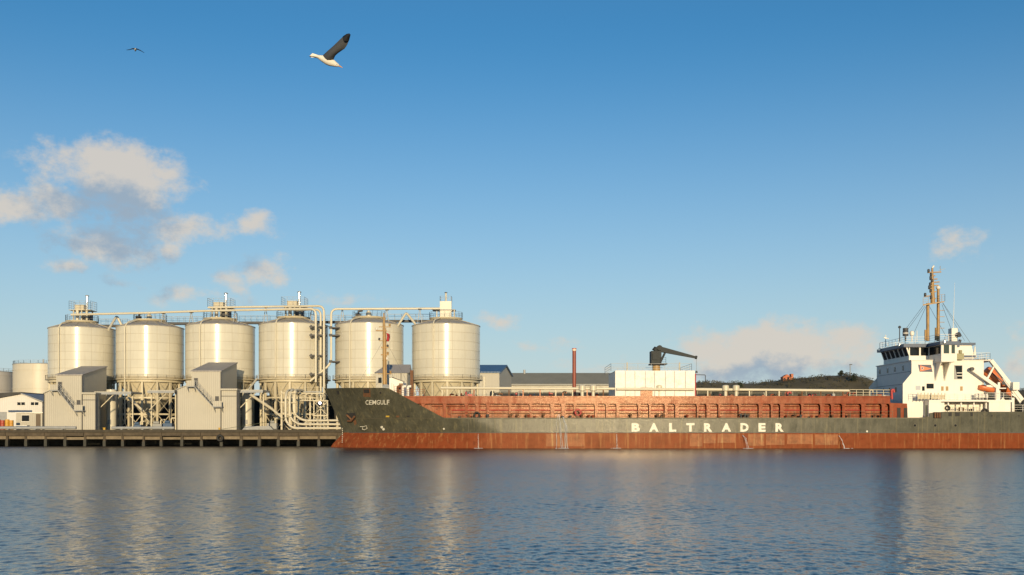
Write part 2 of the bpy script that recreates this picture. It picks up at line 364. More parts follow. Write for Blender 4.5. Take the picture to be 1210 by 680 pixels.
# ------------------------------------------------------------------ water, yard, quay
QY = 169.5
def build_water():
    """one sheet: wind ripples as real relief where the basin is seen, coarser with distance, flat far out at the sides"""
    rg = np.random.default_rng(4)
    nu, y0, y1 = 1000, 11.0, 182.0
    ys = [y0]
    while ys[-1] < y1: ys.append(ys[-1] + .0021*ys[-1] + .006)
    ys = np.array(ys); ys[-1] = y1
    u = np.linspace(-1, 1, nu); half = ys*.62 + 9.0
    X = half[:, None]*u[None, :]; Y = np.repeat(ys[:, None], nu, 1)
    dx = 2*half/(nu-1); dy = np.gradient(ys); sp = np.maximum(dx, dy)[:, None]
    Z = np.zeros_like(X); unres = np.zeros((len(ys), 1))
    n = 90; lam = np.exp(rg.uniform(np.log(.14), np.log(.75), n))
    th = np.radians(np.where(rg.random(n) < .6, rg.normal(-34, 18, n), np.where(rg.random(n) < .6, rg.normal(34, 18, n), rg.normal(82, 25, n)))); ph = rg.uniform(0, 2*np.pi, n)
    sig = .058; sl = sig*np.sqrt(2/n)
    # gusts: ripple strength drifts over tens of metres
    gust = np.ones_like(X)
    for k in range(7):
        a_ = rg.uniform(0, 2*np.pi); l_ = rg.uniform(9, 45); gust += .11*np.sin(2*np.pi/l_*(X*.5*np.cos(a_)+Y*np.sin(a_))+rg.uniform(0, 6.28))
    for l, t, p in zip(lam, th, ph):
        k = 2*np.pi/l; w = np.clip(l/(2.0*np.maximum(dx*abs(np.cos(t)), dy*abs(np.sin(t)))[:, None])-1, 0, 1)
        unres += sl*sl/2*(1-w*w)
        if w.max() <= 0: continue
        Z += (sl/k)*w*np.sin(k*(X*np.cos(t)+Y*np.sin(t))+p+.35*np.sin(.9*X+.7*Y*np.sin(t)))
    edge_ = np.clip((1-np.abs(u))*12, 0, 1)[None, :]*np.clip((ys-y0)/2, 0, 1)[:, None]
    Z *= gust*edge_
    m = len(ys); co = np.stack([X, Y, Z], -1).reshape(-1, 3)
    i, j = np.meshgrid(np.arange(m-1), np.arange(nu-1), indexing='ij'); b_ = (i*nu+j).ravel()
    quads = np.stack([b_, b_+1, b_+nu+1, b_+nu], -1)
    # flat water to both sides and towards the viewer's bank
    nb = len(co); L0 = nb; R0 = nb+m
    left = np.stack([np.full(m, -3000.), ys, np.zeros(m)], -1); right = np.stack([np.full(m, 3000.), ys, np.zeros(m)], -1)
    near = np.array([[-3000., -400., 0], [3000., -400., 0]])
    co = np.concatenate([co, left, right, near])
    r = np.arange(m-1)
    ql = np.stack([L0+r, r*nu, (r+1)*nu, L0+r+1], -1); qr = np.stack([r*nu+nu-1, R0+r, R0+r+1, (r+1)*nu+nu-1], -1)
    quads = np.concatenate([quads, ql, qr]).astype(np.int32)
    N0 = nb+2*m
    poly = [N0, N0+1, R0] + list(range(nu-1, -1, -1)) + [L0]
    me = bpy.data.meshes.new('water'); me.vertices.add(len(co)); me.vertices.foreach_set('co', co.astype(np.float32).ravel())
    nl = quads.size+len(poly); me.loops.add(nl); me.loops.foreach_set('vertex_index', np.concatenate([quads.ravel(), np.array(poly, np.int32)]))
    nf = len(quads)+1; me.polygons.add(nf)
    me.polygons.foreach_set('loop_start', np.concatenate([np.arange(len(quads))*4, [quads.size]]).astype(np.int32))
    me.polygons.foreach_set('loop_total', np.concatenate([np.full(len(quads), 4), [len(poly)]]).astype(np.int32))
    me.polygons.foreach_set('use_smooth', np.ones(nf, bool)); me.update()
    ra = np.sqrt(1.1*np.sqrt(unres) + .014); vals = np.full(len(co), .3, np.float32); vals[:nb] = np.repeat(ra, nu, 1).ravel()
    at = me.attributes.new('ripple_roughness', 'FLOAT', 'POINT'); at.data.foreach_set('value', vals)
    me.validate()
    o = link('water', me, water_material()); o['kind'] = 'structure'
build_water()
structure('ground', MB().add([(-6000,QY+.6,G-.004),(6000,QY+.6,G-.004),(6000,9000,G-.004),(-6000,9000,G-.004)], [(0,1,2,3)]), tarmac)

quay = structure('quay', MB().box(-140, 150, QY, QY+12, G-.35, G), concr)
QX0, QX1 = -140, -20
o = part(quay, 'fascia_board', MB().box(QX0, QX1, QY-.12, QY-.003, G-.36, G+.10), timber)
part(quay, 'back_wall', MB().box(-140, 150, QY+9, QY+9.5, -1, G-.36), weed)
beam = MB().box(-1.58, 1.58, 0, .5, 0, .52).mesh('beam')
pile = MB()
pile.box(-.3, .3, -.35, .35, 0, 2.9); pile_m = pile.mesh('pile')
wpile = MB().box(-.36, .36, -.41, .41, -1.4, .95).mesh('pile_foot')
bplank = MB().box(-1.6, 1.6, 0, .18, 0, .55).mesh('waling_board')
x = QX0
rr = random.Random(11)
while x < QX1:
    xj = x+rr.uniform(-.16,.16); tl = rr.uniform(-.03,.03)
    p_ = link('pile', pile_m, pilem, quay, (xj, QY+.62, -.6)); p_.rotation_euler.y = tl; p_.scale.x = rr.uniform(.5,.8)
    p_ = link('pile_foot', wpile, weed, quay, (xj, QY+.62, 0)); p_.rotation_euler.y = tl; p_.scale.z = rr.uniform(.8,1.15); p_.scale.x = .66
    b_ = link('beam', beam, concr, quay, (x+1.63, QY+.35+rr.uniform(0,.25), 1.16+rr.uniform(-.09,.07))); b_.scale.z = rr.uniform(.75,1.1)
    link('waling_board', bplank, pilem if rr.random() < .6 else timber, quay, (x+1.63, QY+.02+rr.uniform(0,.05), 1.72+rr.uniform(-.03,.03)))
    x += 3.26

def ring(c, r, t, axis='y', n=18, m=8):
    mb = MB(); vs = []; fs = []
    for i in range(n):
        a = 2*math.pi*i/n
        for j in range(m):
            b = 2*math.pi*j/m; q = r + t*math.cos(b); w = t*math.sin(b)
            if axis == 'y': vs.append((c[0]+q*math.cos(a), c[1]+w, c[2]+q*math.sin(a)))
            elif axis == 'x': vs.append((c[0]+w, c[1]+q*math.cos(a), c[2]+q*math.sin(a)))
            else: vs.append((c[0]+q*math.cos(a), c[1]+q*math.sin(a), c[2]+w))
            fs.append((i*m+j, ((i+1)%n)*m+j, ((i+1)%n)*m+(j+1)%m, i*m+(j+1)%m))
    return mb.add(vs, fs)
tx = Xp(260.5, QY)
solo('tyre_fender', ring((tx, QY-.3, 1.35), .42, .2), rubber, 'black tyre fender hanging on the quay face below the loading sheds', 'tyre', (tx, QY-.3, 1.35), smooth=60)

# pipes and gear lying along the quay edge
def quay_pipe(px0, px1, r, label, mat, Y=171.2):
    a, b = Xp(px0, Y), Xp(px1, Y)
    t = thing('quay_pipe', label, 'pipe', (a, Y, G), 'pipes lying along the quay')
    part(t, 'pipe', MB().tube([(a, Y, G+r+.16), (b, Y, G+r+.16)], r, 12), mat, 50)
    n = max(2, int((b-a)/6)); fl = MB()
    for i in range(n+1):
        q = a + (b-a)*(i+.5)/(n+1)
        part(t, 'saddle', MB().box(q-.15, q+.15, Y-.35, Y+.35, G, G+.22), galv)
        part(t, 'flange', MB().tube([(q+.4, Y, G+r+.16), (q+.5, Y, G+r+.16)], r*1.2, 12), mat, 40)
quay_pipe(-6, 90, .26, 'long pale grey pipe on the quay in front of the left loading shed', galv)
quay_pipe(132, 206, .24, 'pale grey pipe on the quay between the two loading sheds', galv)
pt = thing('pallet_stack', 'low grey stack of planks on the quay right of the right loading shed', 'planks', (Xp(305,172), 172, G))
for i in range(4):
    a = Xp(287+i, 172); part(pt, 'plank', MB().box(a, a+5.2-i*.3, 171.6, 172.6, G+.18*i, G+.18*i+.165), galv)
mk = thing('mooring_bollard', 'small yellow bollard on the quay edge by the right loading shed', 'bollard', (Xp(259,169.9), 170.0, G))
part(mk, 'post', MB().lathe([(.16,0),(.14,.3),(.22,.36),(.22,.44)], (Xp(259,169.9), 170.0, G), 12), M('yellow_paint', (.6,.36,.04), .5), 40)
mk = thing('mooring_bollard', 'small yellow bollard on the quay edge by the left loading shed', 'bollard', (Xp(123,169.9), 170.0, G))
part(mk, 'post', MB().lathe([(.2,0),(.18,.3),(.28,.36),(.28,.44)], (Xp(123,169.9), 170.0, G), 12), MATS['yellow_paint'], 40)

# ------------------------------------------------------------------ silos
SY, SR = 197.0, 6.65
NB = 16; PA = 2*math.pi/NB
ZB = Zp(447, SY) - G             # shell foot above the yard
def panel_mesh():
    k = 5; g = .026/SR; mb = MB(); vs = []; fs = []
    h = 1.0
    ang = [-PA/2+g + (PA-2*g)*i/k for i in range(k+1)]
    for a in ang:
        for (r, z) in ((SR-.05, .016), (SR, .016), (SR, h-.016), (SR-.05, h-.016)):
            vs.append((r*math.sin(a), -r*math.cos(a), z))
    for i in range(k):
        for j in range(3): fs.append((i*4+j, (i+1)*4+j, (i+1)*4+j+1, i*4+j+1))
    fs += [(0,1,2,3), (k*4+3,k*4+2,k*4+1,k*4)]
    me = mb.add(vs, fs).mesh('shell_panel')
    for p in me.polygons: p.use_smooth = True
    # the sheet follows the cylinder
    nl = []
    for p in me.polygons:
        radial = abs(p.normal.z) < .3 and (p.center.x**2+p.center.y**2)**.5 > SR-.02
        for li in p.loop_indices:
            v = me.vertices[me.loops[li].vertex_index].co
            nl.append(Vector((v.x, v.y, 0)).normalized() if radial else p.normal.copy())
    me.normals_split_custom_set(nl); me.materials.append(cream); return me
PANEL = panel_mesh()
NC = 14
col_m = MB().box(-.19, .19, -.19, .19, 0, ZB-.5).mesh('column')
def brace_mesh(z0, z1, r, t):
    a = 2*math.pi/NC; p = lambda q, z: (r*math.sin(q), -r*math.cos(q), z)
    return MB().bar(p(-a/2*.93, z0), p(a/2*.93, z1), t).bar(p(a/2*.93, z0), p(-a/2*.93, z1), t*.98).mesh('brace')
ZG1, ZG2 = Zp(470, 191)-G, Zp(489.5, 191)-G
BR_LO = brace_mesh(.1, ZG2-.1, 6.3, .12); BR_UP = brace_mesh(ZG1+.1, ZB-.7, 6.3, .07); BR_MD = brace_mesh(ZG2+.15, ZG1-.15, 6.3, .06)
HOPPER = MB().lathe([(6.05, ZB-.55), (6.0, ZB-1.1), (1.2, 2.2), (.9, 1.4), (.9, 1.0)], (0,0,0), 28).mesh('hopper', 35)
def polyring(r, z0, z1, w, n):
    mb = MB(); 
    return mb.lathe([(r-w, z0), (r+w, z0), (r+w, z1), (r-w, z1), (r-w, z0)], (0,0,0), n, caps=False)
GIRD = [polyring(6.3, z-.14, z+.14, .12, NC).mesh('ring_girder') for z in (ZG1, ZG2)]
LEDGE = polyring(6.75, ZB-.5, ZB-.34, .42, 32).mesh('ledge', 35)
RBEAM = polyring(6.4, ZB-1.0, ZB-.503, .26, 32).mesh('ring_beam', 35)
def circle_rail(r, z, h, n, posts):
    mb = MB()
    pts = [(r*math.sin(2*math.pi*i/n), -r*math.cos(2*math.pi*i/n), z) for i in range(n+1)]
    mb.rail(pts, h, 1.6, .03, 3); return mb
LRAIL = circle_rail(7.1, ZB-.34, .75, 24, 0).mesh('ledge_railing')
def ribs_mesh(z0, z1, r1, n=16):
    mb = MB()
    for i in range(n):
        a = 2*math.pi*(i+.5)/n; s, c = math.sin(a), -math.cos(a)
        mb.bar((SR*s, SR*c, z0+.03), (r1*s, r1*c, z1+.03), .10, .10)
    return mb

def silo(px, ze_px, kind, label, seam_off, enclosed, top, girth=.99):
    X = Xp(px, SY); t = thing('storage_silo', label, 'silo', (X, SY, G), 'row of cream cement silos')
    t.scale = (girth, girth, 1)
    ZE = Zp(ze_px, SY) - G; h = (ZE - ZB)/6
    def P(name, me, mat, rot=0, loc=(0,0,0), parent=None):
        o = link(name, me, mat, parent or t, loc); o.rotation_euler.z = rot; return o
    P('shell', MB().lathe([(SR-.035, ZB-.4), (SR-.035, ZE)], n=48, caps=False).mesh('shell', 40), seam)
    for i in range(6):
        for k in range(11):
            o = P('shell_panel', PANEL, None, (k-5)*PA + seam_off, (0, 0, ZB+h*i)); o.scale.z = h
    RT = 2.6; zt = ZE + 1.25
    roof = P('roof', MB().lathe([(SR+.10, ZE-.10), (SR+.10, ZE+.02), (RT, zt), (RT, zt+.02)], n=32).mesh('roof', 20), roofgry)
    P('roof_ribs', ribs_mesh(ZE+.02, zt, RT).mesh('roof_ribs'), seam, 0, (0,0,0), roof)
    P('hopper', HOPPER, creamst); P('ledge', LEDGE, creamst); P('ring_beam', RBEAM, creamst); P('ledge_railing', LRAIL, creamst)
    for gm in GIRD: P('ring_girder', gm, creamst)
    a = 2*math.pi/NC
    for k in range(NC):
        q = a*k + .1
        P('column', col_m, creamst, q, (6.3*math.sin(q), -6.3*math.cos(q), 0))
        if k in (0,1,2,3,10,11,12,13):
            P('brace', BR_UP, creamst, q+a/2); P('brace', BR_LO, creamst, q+a/2); P('brace', BR_MD, creamst, q+a/2)
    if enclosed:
        P('shade_enclosure', MB().lathe([(5.6, .02), (5.6, ZB-2.6)], n=24).mesh('shade_enclosure', 30), darkin)  # near-black drum stands in for the shaded interior of the truck bay
    # fill pipe over the eave and down the shell
    dp = -0.30 if kind != 'filter' else -.42
    q = dp; s, c = math.sin(q), -math.cos(q); r1 = SR+.28
    P('down_pipe', MB().tube(fillet([(1.6*s, 1.6*c, zt+.35), (r1*s*.86, r1*c*.86, ZE+.75), (r1*s, r1*c, ZE-.2), (r1*s, r1*c, ZB-.2 if kind != 'filter' else 1.2)], .7), .13, 8).mesh('down_pipe', 50), creamp)
    # platform and railing round the top
    P('top_platform', MB().lathe([(RT+.5, zt-.05), (RT+.7, zt+.22), (RT+.7, zt+.30), (.5, zt+.32)], n=28).mesh('top_platform', 30), creamst)
    P('roof_railing', circle_rail(RT+.65, zt+.3, 1.1, 20, 0).mesh('roof_railing'), galv)
    z0 = zt + .3
    if top == 'tower':
        z1 = z0 + 2.0
        hs = P('filter_house', MB().box(-1.05, .85, -1.2, 1.2, z1+.1, z1+1.05).box(-1.1, .9, -1.25, 1.25, z1+1.052, z1+1.12).mesh('filter_house'), creamst)
        for (dx, dy, w) in ((-1.25,-1.3,.16),(-.4,-1.35,.34),(.45,-1.3,.16),(1.5,-1.2,.26),(-1.2,1.2,.16),(1.7,1.2,.16)):
            P('leg', MB().tube([(dx, dy, zt+.2), (dx, dy, z1)], w, 8).mesh('leg', 50), creamst if w < .3 else creamp)
        P('machinery', MB().box(.1, 1.9, -.7, .9, z0, z1-.4).mesh('machinery'), darkst)
        P('platform', MB().box(-2.1, 2.5, -1.7, 1.7, z1, z1+.1).mesh('platform'), creamst)
        P('platform_railing', MB().rail([(-2.05,-1.65,z1+.1),(2.45,-1.65,z1+.1),(2.45,1.65,z1+.1),(-2.05,1.65,z1+.1),(-2.05,-1.65,z1+.1)], 1.7, 1.1, .03, 4).mesh('platform_railing'), galv)
        st = P('exhaust_stack', MB().tube([(1.15,-.2,z1+.1), (1.15,-.2,z1+2.85)], .27, 10).mesh('exhaust_stack', 50), chrome)
        P('stack_cap', MB().lathe([(.42,z1+2.86),(.40,z1+2.98),(.08,z1+3.1)], (1.15,-.2,0), 10).mesh('stack_cap', 40), galv, 0, (0,0,0), st)
    elif top == 'box':
        P('filter_house', MB().box(-1.1, 1.1, -1.1, 1.1, z0-.1, z0+1.35).box(-1.25, 1.25, -1.25, 1.25, z0+1.36, z0+1.48).box(-1.12, 1.12, -1.12, 1.12, z0+1.49, z0+3.2).mesh('filter_house'), cream)
        P('platform', MB().box(-2.6, 1.9, -1.5, 1.5, z0+1.5, z0+1.6).mesh('platform'), galv)
        for dx in (-1.7, 1.7): P('leg', MB().box(dx-.1, dx+.1, -1.4, -1.2, z0, z0+1.5).mesh('leg'), creamst)
        P('platform_railing', MB().rail([(-1.1,-1.1,z0+3.2),(1.1,-1.1,z0+3.2),(1.1,1.1,z0+3.2),(-1.1,1.1,z0+3.2),(-1.1,-1.1,z0+3.2)], 1.0, 1.1, .03, 2).mesh('platform_railing'), galv)
        st = P('exhaust_stack', MB().tube([(0,-.2,z0+3.2), (0,-.2,z0+4.9)], .18, 10).mesh('exhaust_stack', 50), creamp)
        P('stack_cap', MB().lathe([(.3,z0+4.91),(.3,z0+5.02),(.05,z0+5.1)], (0,-.2,0), 10).mesh('stack_cap', 40), darkst, 0, (0,0,0), st)
    else:
        P('filter_drum', MB().lathe([(.55, z0), (.55, z0+.9), (.3, z0+1.1), (.3, z0+1.3)], (-.1,-.3,0), 12).mesh('filter_drum', 40), creamp)
        P('fan_unit', MB().box(-2.6,-1.6,-1.2,-.4,z0,z0+.7).tube([(-2.0,-.8,z0+.7),(-2.0,-.8,z0+1.1),(-1.2,-.8,z0+1.3)],.2,8).mesh('fan_unit', 40), darkst)
    return t
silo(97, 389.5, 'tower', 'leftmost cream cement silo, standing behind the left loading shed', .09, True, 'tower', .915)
silo(177.5, 388, 'filter', 'second cream cement silo from the left, on open steel legs between the sheds', -.05, False, 'drum', .94)
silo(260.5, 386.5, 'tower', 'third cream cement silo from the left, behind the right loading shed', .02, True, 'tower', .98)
silo(347, 385, 'tower', 'fourth cream cement silo from the left, with tall pipes down its right side', .12, False, 'tower')
silo(436.5, 385, 'filter', 'fifth cream cement silo, rising directly behind the ship bow', -.08, False, 'drum')
silo(527, 386, 'box', 'rightmost cream cement silo, with a square filter house on top', .05, False, 'box')

def W(px, py, Y): return (Xp(px, Y), Y, Zp(py, Y))
def pipe_thing(name, pts, r, label, cat='pipe', mat=None, rad=1.2, group=None, n=10):
    p = fillet([W(*q) for q in pts], rad) if len(pts) > 2 else [Vector(W(*q)) for q in pts]
    return solo(name, MB().tube(p, r, n), mat or creamp, label, cat, p[0], group, smooth=50)
GP = 'cement conveying pipes over the silos'
pipe_thing('conveying_pipe', [(84,372,194),(165,370.2,193.2),(250,367.4,192.4),(373.2,365,190),(373.2,452,190)], .21, 'long cream pipe along the four left silo tops, bending down first at the fourth silo', group=GP)
pipe_thing('conveying_pipe', [(246,363.6,193),(320,362.6,193),(382.8,361.8,190.5),(382.8,500,190.5)], .21, 'upper cream pipe starting at the third silo top, outermost bend right of the fourth silo', group=GP)
pipe_thing('conveying_pipe', [(330,366.2,193.5),(379,366,191.8),(379,478,191.8)], .2, 'short middle cream pipe between the two long bends at the fourth silo', group=GP)
pipe_thing('conveying_pipe', [(520,364.8,194.5),(391.3,365.4,192),(391.3,430,192),(366,451,190.8)], .21, 'cream pipe over the two right silo tops, bending down left of the fifth silo', group=GP)
pipe_thing('spout_pipe', [(128,390,192.5),(138,373.5,196),(144.5,386,196)], .23, 'bent inverted V chute pipe between the first and second silo tops', group='chute pipes', rad=.6)
pipe_thing('spout_pipe', [(470,385.5,194),(480,369.5,196),(491.5,384,194)], .23, 'bent inverted V chute pipe between the fifth and sixth silo tops', group='chute pipes', rad=.6)
# A-frame pipe supports
for (px, top, bot, lab) in ((193,370.5,381,'right side of the second silo top'),(226,369.5,383,'gap between second and third silos'),(278,367,382,'right side of the third silo top'),
                            (314,363.5,383,'gap between third and fourth silos'),(369,362,382,'right edge of the fourth silo top'),(404.5,366,382,'left edge of the fifth silo top'),(457,366.5,382,'right half of the fifth silo top'),(496,366,383,'left edge of the sixth silo top')):
    Y = 193.4; b = W(px, bot, Y)
    t = thing('pipe_trestle', 'small A frame pipe support at the ' + lab, 'pipe support', b, 'A frame pipe supports')
    for s in (-1, 1): part(t, 'leg', MB().bar(W(px+2.6*s, bot, Y), W(px+.35*s, top, Y), .11), galv)
    part(t, 'crossbar', MB().bar(W(px-1.6, (top+bot)/2, Y+.1), W(px+1.6, (top+bot)/2, Y+.1), .08), galv)
    part(t, 'clamp', MB().box(b[0]-.32, b[0]+.32, Y-.25, Y+.3, Zp(top,Y)-.08, Zp(top,Y)+.16), darkst)
# catwalks between silo tops
for (p0, p1, py, lab) in ((118,152,384.3,'first and second'),(196,240,381.5,'second and third'),(282,326,380.6,'third and fourth'),(368,416,379.8,'fourth and fifth'),(458,508,378.6,'fifth and sixth')):
    Y = 198.6; a, b = Xp(p0, Y), Xp(p1, Y); z = Zp(py, Y)
    t = thing('catwalk', 'railed steel catwalk bridging the ' + lab + ' silos', 'catwalk', (a, Y, z-.4), 'catwalks between silo tops')
    part(t, 'deck', MB().box(a, b, Y-.5, Y+.5, z-.12, z), galv)
    part(t, 'girder', MB().box(a, b, Y-.56, Y-.502, z-.42, z+.03), darkst); part(t, 'girder', MB().box(a, b, Y+.502, Y+.56, z-.42, z+.03), darkst)
    for yy in (Y-.5, Y+.5): part(t, 'railing', MB().rail([(a,yy,z),(b,yy,z)], 1.15, 1.3, .03, 3), galv)
# brackets on the pipes beside silos four and five
for py in (386.5, 396.5, 420.5, 442.5):
    a = W(366, py, 190.9); t = solo('pipe_bracket', MB().box(a[0], a[0]+3.1, 190.5, 191.9, a[2]-.14, a[2]+.14).box(a[0]+.2,a[0]+.5,190.4,190.5,a[2]-.3,a[2]+.3), darkst,
        {386.5:'topmost',396.5:'second highest',420.5:'third highest',442.5:'lowest'}[py] + ' dark bracket holding pipes to the fourth silo', 'bracket', a, 'pipe brackets')
for py in (387.5, 396.5, 427.5):
    a = W(391, py, 192.2); solo('pipe_bracket', MB().box(a[0], a[0]+1.6, 192.0, 194.4, a[2]-.13, a[2]+.13).box(a[0]-.3,a[0]+.3,191.7,192.0,a[2]-.25,a[2]+.25), darkst,
        {387.5:'topmost',396.5:'middle',427.5:'lowest'}[py] + ' dark bracket holding the pipe to the fifth silo', 'bracket', a, 'pipe brackets')

# ------------------------------------------------------------------ loading sheds
def loading_shed(px_l, px_m, px_t, px_r, py_b, py_eave, py_low, depth, lab, seed):
    """tall beige hall: front wall px_l..px_m, tall block from px_t, annex px_m..px_r"""
    Y = 176.0; Yb = Y + depth
    xl, xm, xt, xr = (Xp(p, Y) for p in (px_l, px_m, px_t, px_r))
    zt, zl = Zp(py_eave, Y), Zp(py_low, Y); ztb = zt + 2.05
    t = thing('loading_shed', lab, 'shed', (xl, Y, G), 'beige loading sheds')
    # front outline: low eave on the left rising to the tall block
    front = [(xl, G), (xm, G), (xm, zt), (xt, zt), (xt, zl+1.0), (xl, zl)]
    mb = MB(); mb.prism(front, Y, Y+.2)
    mb.hexa([(xm-.2,Y+.201,G),(xm,Y+.201,G),(xm,Yb,G),(xm-.2,Yb,G),(xm-.2,Y+.201,zt),(xm,Y+.201,zt),(xm,Yb,ztb),(xm-.2,Yb,ztb)])
    mb.hexa([(xt,Y+.201,zl),(xt+.2,Y+.201,zl),(xt+.2,Yb,zl),(xt,Yb,zl),(xt,Y+.201,zt),(xt+.2,Y+.201,zt),(xt+.2,Yb,ztb),(xt,Yb,ztb)])
    mb.box(xl, xm-.21, Yb-.2, Yb, G, zl-.3)
    mb.box(xl, xl+.2, Y+.201, Yb-.21, G, zl-.02)
    part(t, 'wall', mb, clad)
    part(t, 'roof', MB().hexa([(xt-.15,Y-.15,zt+.01),(xm+.15,Y-.15,zt+.01),(xm+.15,Yb+.1,ztb+.06),(xt-.15,Yb+.1,ztb+.06),(xt-.15,Y-.15,zt+.2),(xm+.15,Y-.15,zt+.2),(xm+.15,Yb+.1,ztb+.25),(xt-.15,Yb+.1,ztb+.25)]), cladrf)
    part(t, 'low_roof', MB().hexa([(xl-.2,Y-.1,zl+.012),(xt-.01,Y-.1,zl+1.02),(xt-.01,Yb,zl+1.02),(xl-.2,Yb,zl+.012),(xl-.2,Y-.1,zl+.14),(xt-.01,Y-.1,zl+1.15),(xt-.01,Yb,zl+1.15),(xl-.2,Yb,zl+.14)]), clad)
    za = Zp(py_low+.5, Y)
    an = part(t, 'annex', MB().box(xm+.003, xr, Y+.12, Y+1.6, G, za), clad)
    part(t, 'annex_roof', MB().box(xm+.004, xr+.1, Y-.3, Y+1.8, za+.003, za+.3), clad)
    for xx in (xm, xr): part(t, 'corner_trim', MB().box(xx-.06, xx+.09, Y-.06, Y-.003 if xx == xm else Y+.115, G, zt if xx == xm else za), darkst)
    part(t, 'gutter', MB().box(xm+.1, xr-.09, Y+.04, Y+.116, za-1.05, za-.95), darkst)
    # outside stair with two landings and doors
    def pw(dx, dz): return (xt + dx, zt - dz)
    w = xm - xt
    ux, uz = xt+w*.09, zt-2.55; lx, lz = xm-w*.20, zt-6.05
    for (cx, cz, dh) in ((xt+w*.15, uz, 1.35), (xm-w*.13, lz, 1.7)):
        d = part(t, 'door', MB().box(cx-.33, cx+.33, Y-.05, Y-.003, cz+.02, cz+dh+.1), darkst)
        part(d, 'frame', MB().box(cx-.42, cx-.335, Y-.07, Y-.003, cz, cz+dh+.2).box(cx+.335, cx+.42, Y-.07, Y-.003, cz, cz+dh+.2), clad)
    st = part(t, 'stair', MB().hexa([(ux+.4,Y-1.15,uz-.2),(ux+.4,Y-.06,uz-.2),(lx,Y-.06,lz-.2),(lx,Y-1.15,lz-.2),(ux+.4,Y-1.15,uz-.04),(ux+.4,Y-.06,uz-.04),(lx,Y-.06,lz-.04),(lx,Y-1.15,lz-.04)]), galv)
    n = 14
    tread = MB().box(-.13, .13, -.54, .53, 0, .04).mesh('tread')
    for i in range(n):
        q = (i+.5)/n; link('tread', tread, galv, st, Vector((ux+.4+(lx-ux-.4)*q, Y-.6, uz+(lz-uz)*q)) - BASE[t])
    part(t, 'stair_railing', MB().rail([(ux+.4,Y-1.15,uz),(lx,Y-1.15,lz)], 1.05, .9, .035, 3).rail([(ux+.4,Y-.09,uz),(lx,Y-.09,lz)], 1.05, .9, .035, 2), galv)
    for (a, b, z) in ((ux-1.0, ux+.4, uz), (lx, lx+1.5, lz)):
        la = part(t, 'landing', MB().box(a, b, Y-1.2, Y-.06, z-.15, z-.002), galv)
        part(la, 'guard', MB().box(a+.02, b-.02, Y-1.2, Y-1.15, z+.02, z+.95), clad)
        part(la, 'bracket', MB().bar((a+.1,Y-1.1,z-.2),(a+.1,Y-.05,z-1.0),.08).bar((b-.1,Y-1.1,z-.2),(b-.1,Y-.05,z-1.0),.08), galv)
    part(t, 'rain_pipe', MB().tube([(xl+.05,Y-.12,G),(xl+.05,Y-.12,zl-.1)], .07, 6), darkst)
    return t, xr, za, Y
s1 = loading_shed(52, 97, 66.5, 113, 505, 444, 465.5, 10.6, 'left beige loading shed with a diagonal outside stair, below the first silo', 1)
s2 = loading_shed(209, 261, 226.5, 280, 507, 439.5, 461, 10.2, 'right beige loading shed with a diagonal outside stair, below the third silo', 2)
# canopies running from the sheds past the silo legs
for (p0, p1, py, lab) in ((113.6,157,464.5,'left loading shed to the second silo'),(280.6,312,462.5,'right loading shed to the fourth silo'),(176,208,462.8,'second silo to the right loading shed')):
    Y = 179; a, b = Xp(p0,Y), Xp(p1,Y); z = Zp(py,Y)
    t = thing('canopy', 'flat beige canopy reaching from the ' + lab, 'canopy', (a, Y, G), 'canopies by the sheds')
    part(t, 'roof', MB().box(a, b, Y-.8, Y+4.5, z-.1, z+.22), clad)
    part(t, 'fascia', MB().box(a, b, Y-.86, Y-.803, z-.3, z+.1), galv)
    part(t, 'strut', MB().bar((a+.2, Y-.4, z-3.3), (a+3.4, Y-.4, z-.15), .14), creamst)
    for xx in (a+.25, b-.25): part(t, 'post', MB().box(xx-.11, xx+.11, Y+.5, Y+.72, G, z-.1), creamst)
for (px, lab) in ((131.5,'left'), (292,'right')):
    Y = 185; x = Xp(px, Y); t = thing('loading_spout', 'tan vertical loading tube in the dark bay by the %s loading shed' % lab, 'loading tube', (x, Y, G), 'truck loading tubes')
    part(t, 'tube', MB().lathe([(.88,0),(.88,2.6),(.9,2.62),(.9,2.7),(.88,2.72),(.88,5.1),(.9,5.12),(.9,5.2),(.88,5.22),(.88,7.4)], (x,Y,G), 18), cream, 30)
    part(t, 'hatch', MB().box(x-.3, x+.3, Y-.95, Y-.85, G+1.1, G+1.9), galv)

# ------------------------------------------------------------------ pipework between the fourth silo and the ship
man = thing('pipe_manifold', 'stack of cream pipes curving down to the quay beside the ship bow', 'pipework', (Xp(340,175), 175, G))
for i, (px, top, ph) in enumerate(((337.5,462,506.2),(342.3,461.5,501.6),(347,461,497.2))):
    Y = 173.2 + i*.9
    part(man, 'pipe', MB().tube(fillet([W(px+9+i*1.5, top-1.5+i, Y+7), W(px+2, top, Y+1.2), W(px, top+6, Y), W(px, ph-8, Y), W(px+8+i*1.2, ph, Y-.3), W(403, ph, Y-.6)], 1.5), .205, 10), creamp, 50)
for px in (333, 348.5): part(man, 'post', MB().box(Xp(px,175)-.15, Xp(px,175)+.15, 174.8, 175.1, G, Zp(462,175)), creamst)
for py in (464.5, 476, 488.5): part(man, 'crossbeam', MB().box(Xp(332,174.5), Xp(350,174.5), 174.5, 174.7, Zp(py,174.5)-.1, Zp(py,174.5)+.1), creamst)
for px in (362, 375, 388): part(man, 'stand', MB().box(Xp(px,174)-.09, Xp(px,174)+.09, 173.9, 174.1, G, Zp(496,174)), creamst)
pl = thing('pipe_bridge', 'elevated cream lattice platform between the fourth silo and the ship bow', 'platform', (Xp(350,182), 182, G))
a, b = Xp(346,182), Xp(384,182); z = Zp(466,182)
part(pl, 'deck', MB().box(a, b, 181, 184, z, z+.2), creamst)
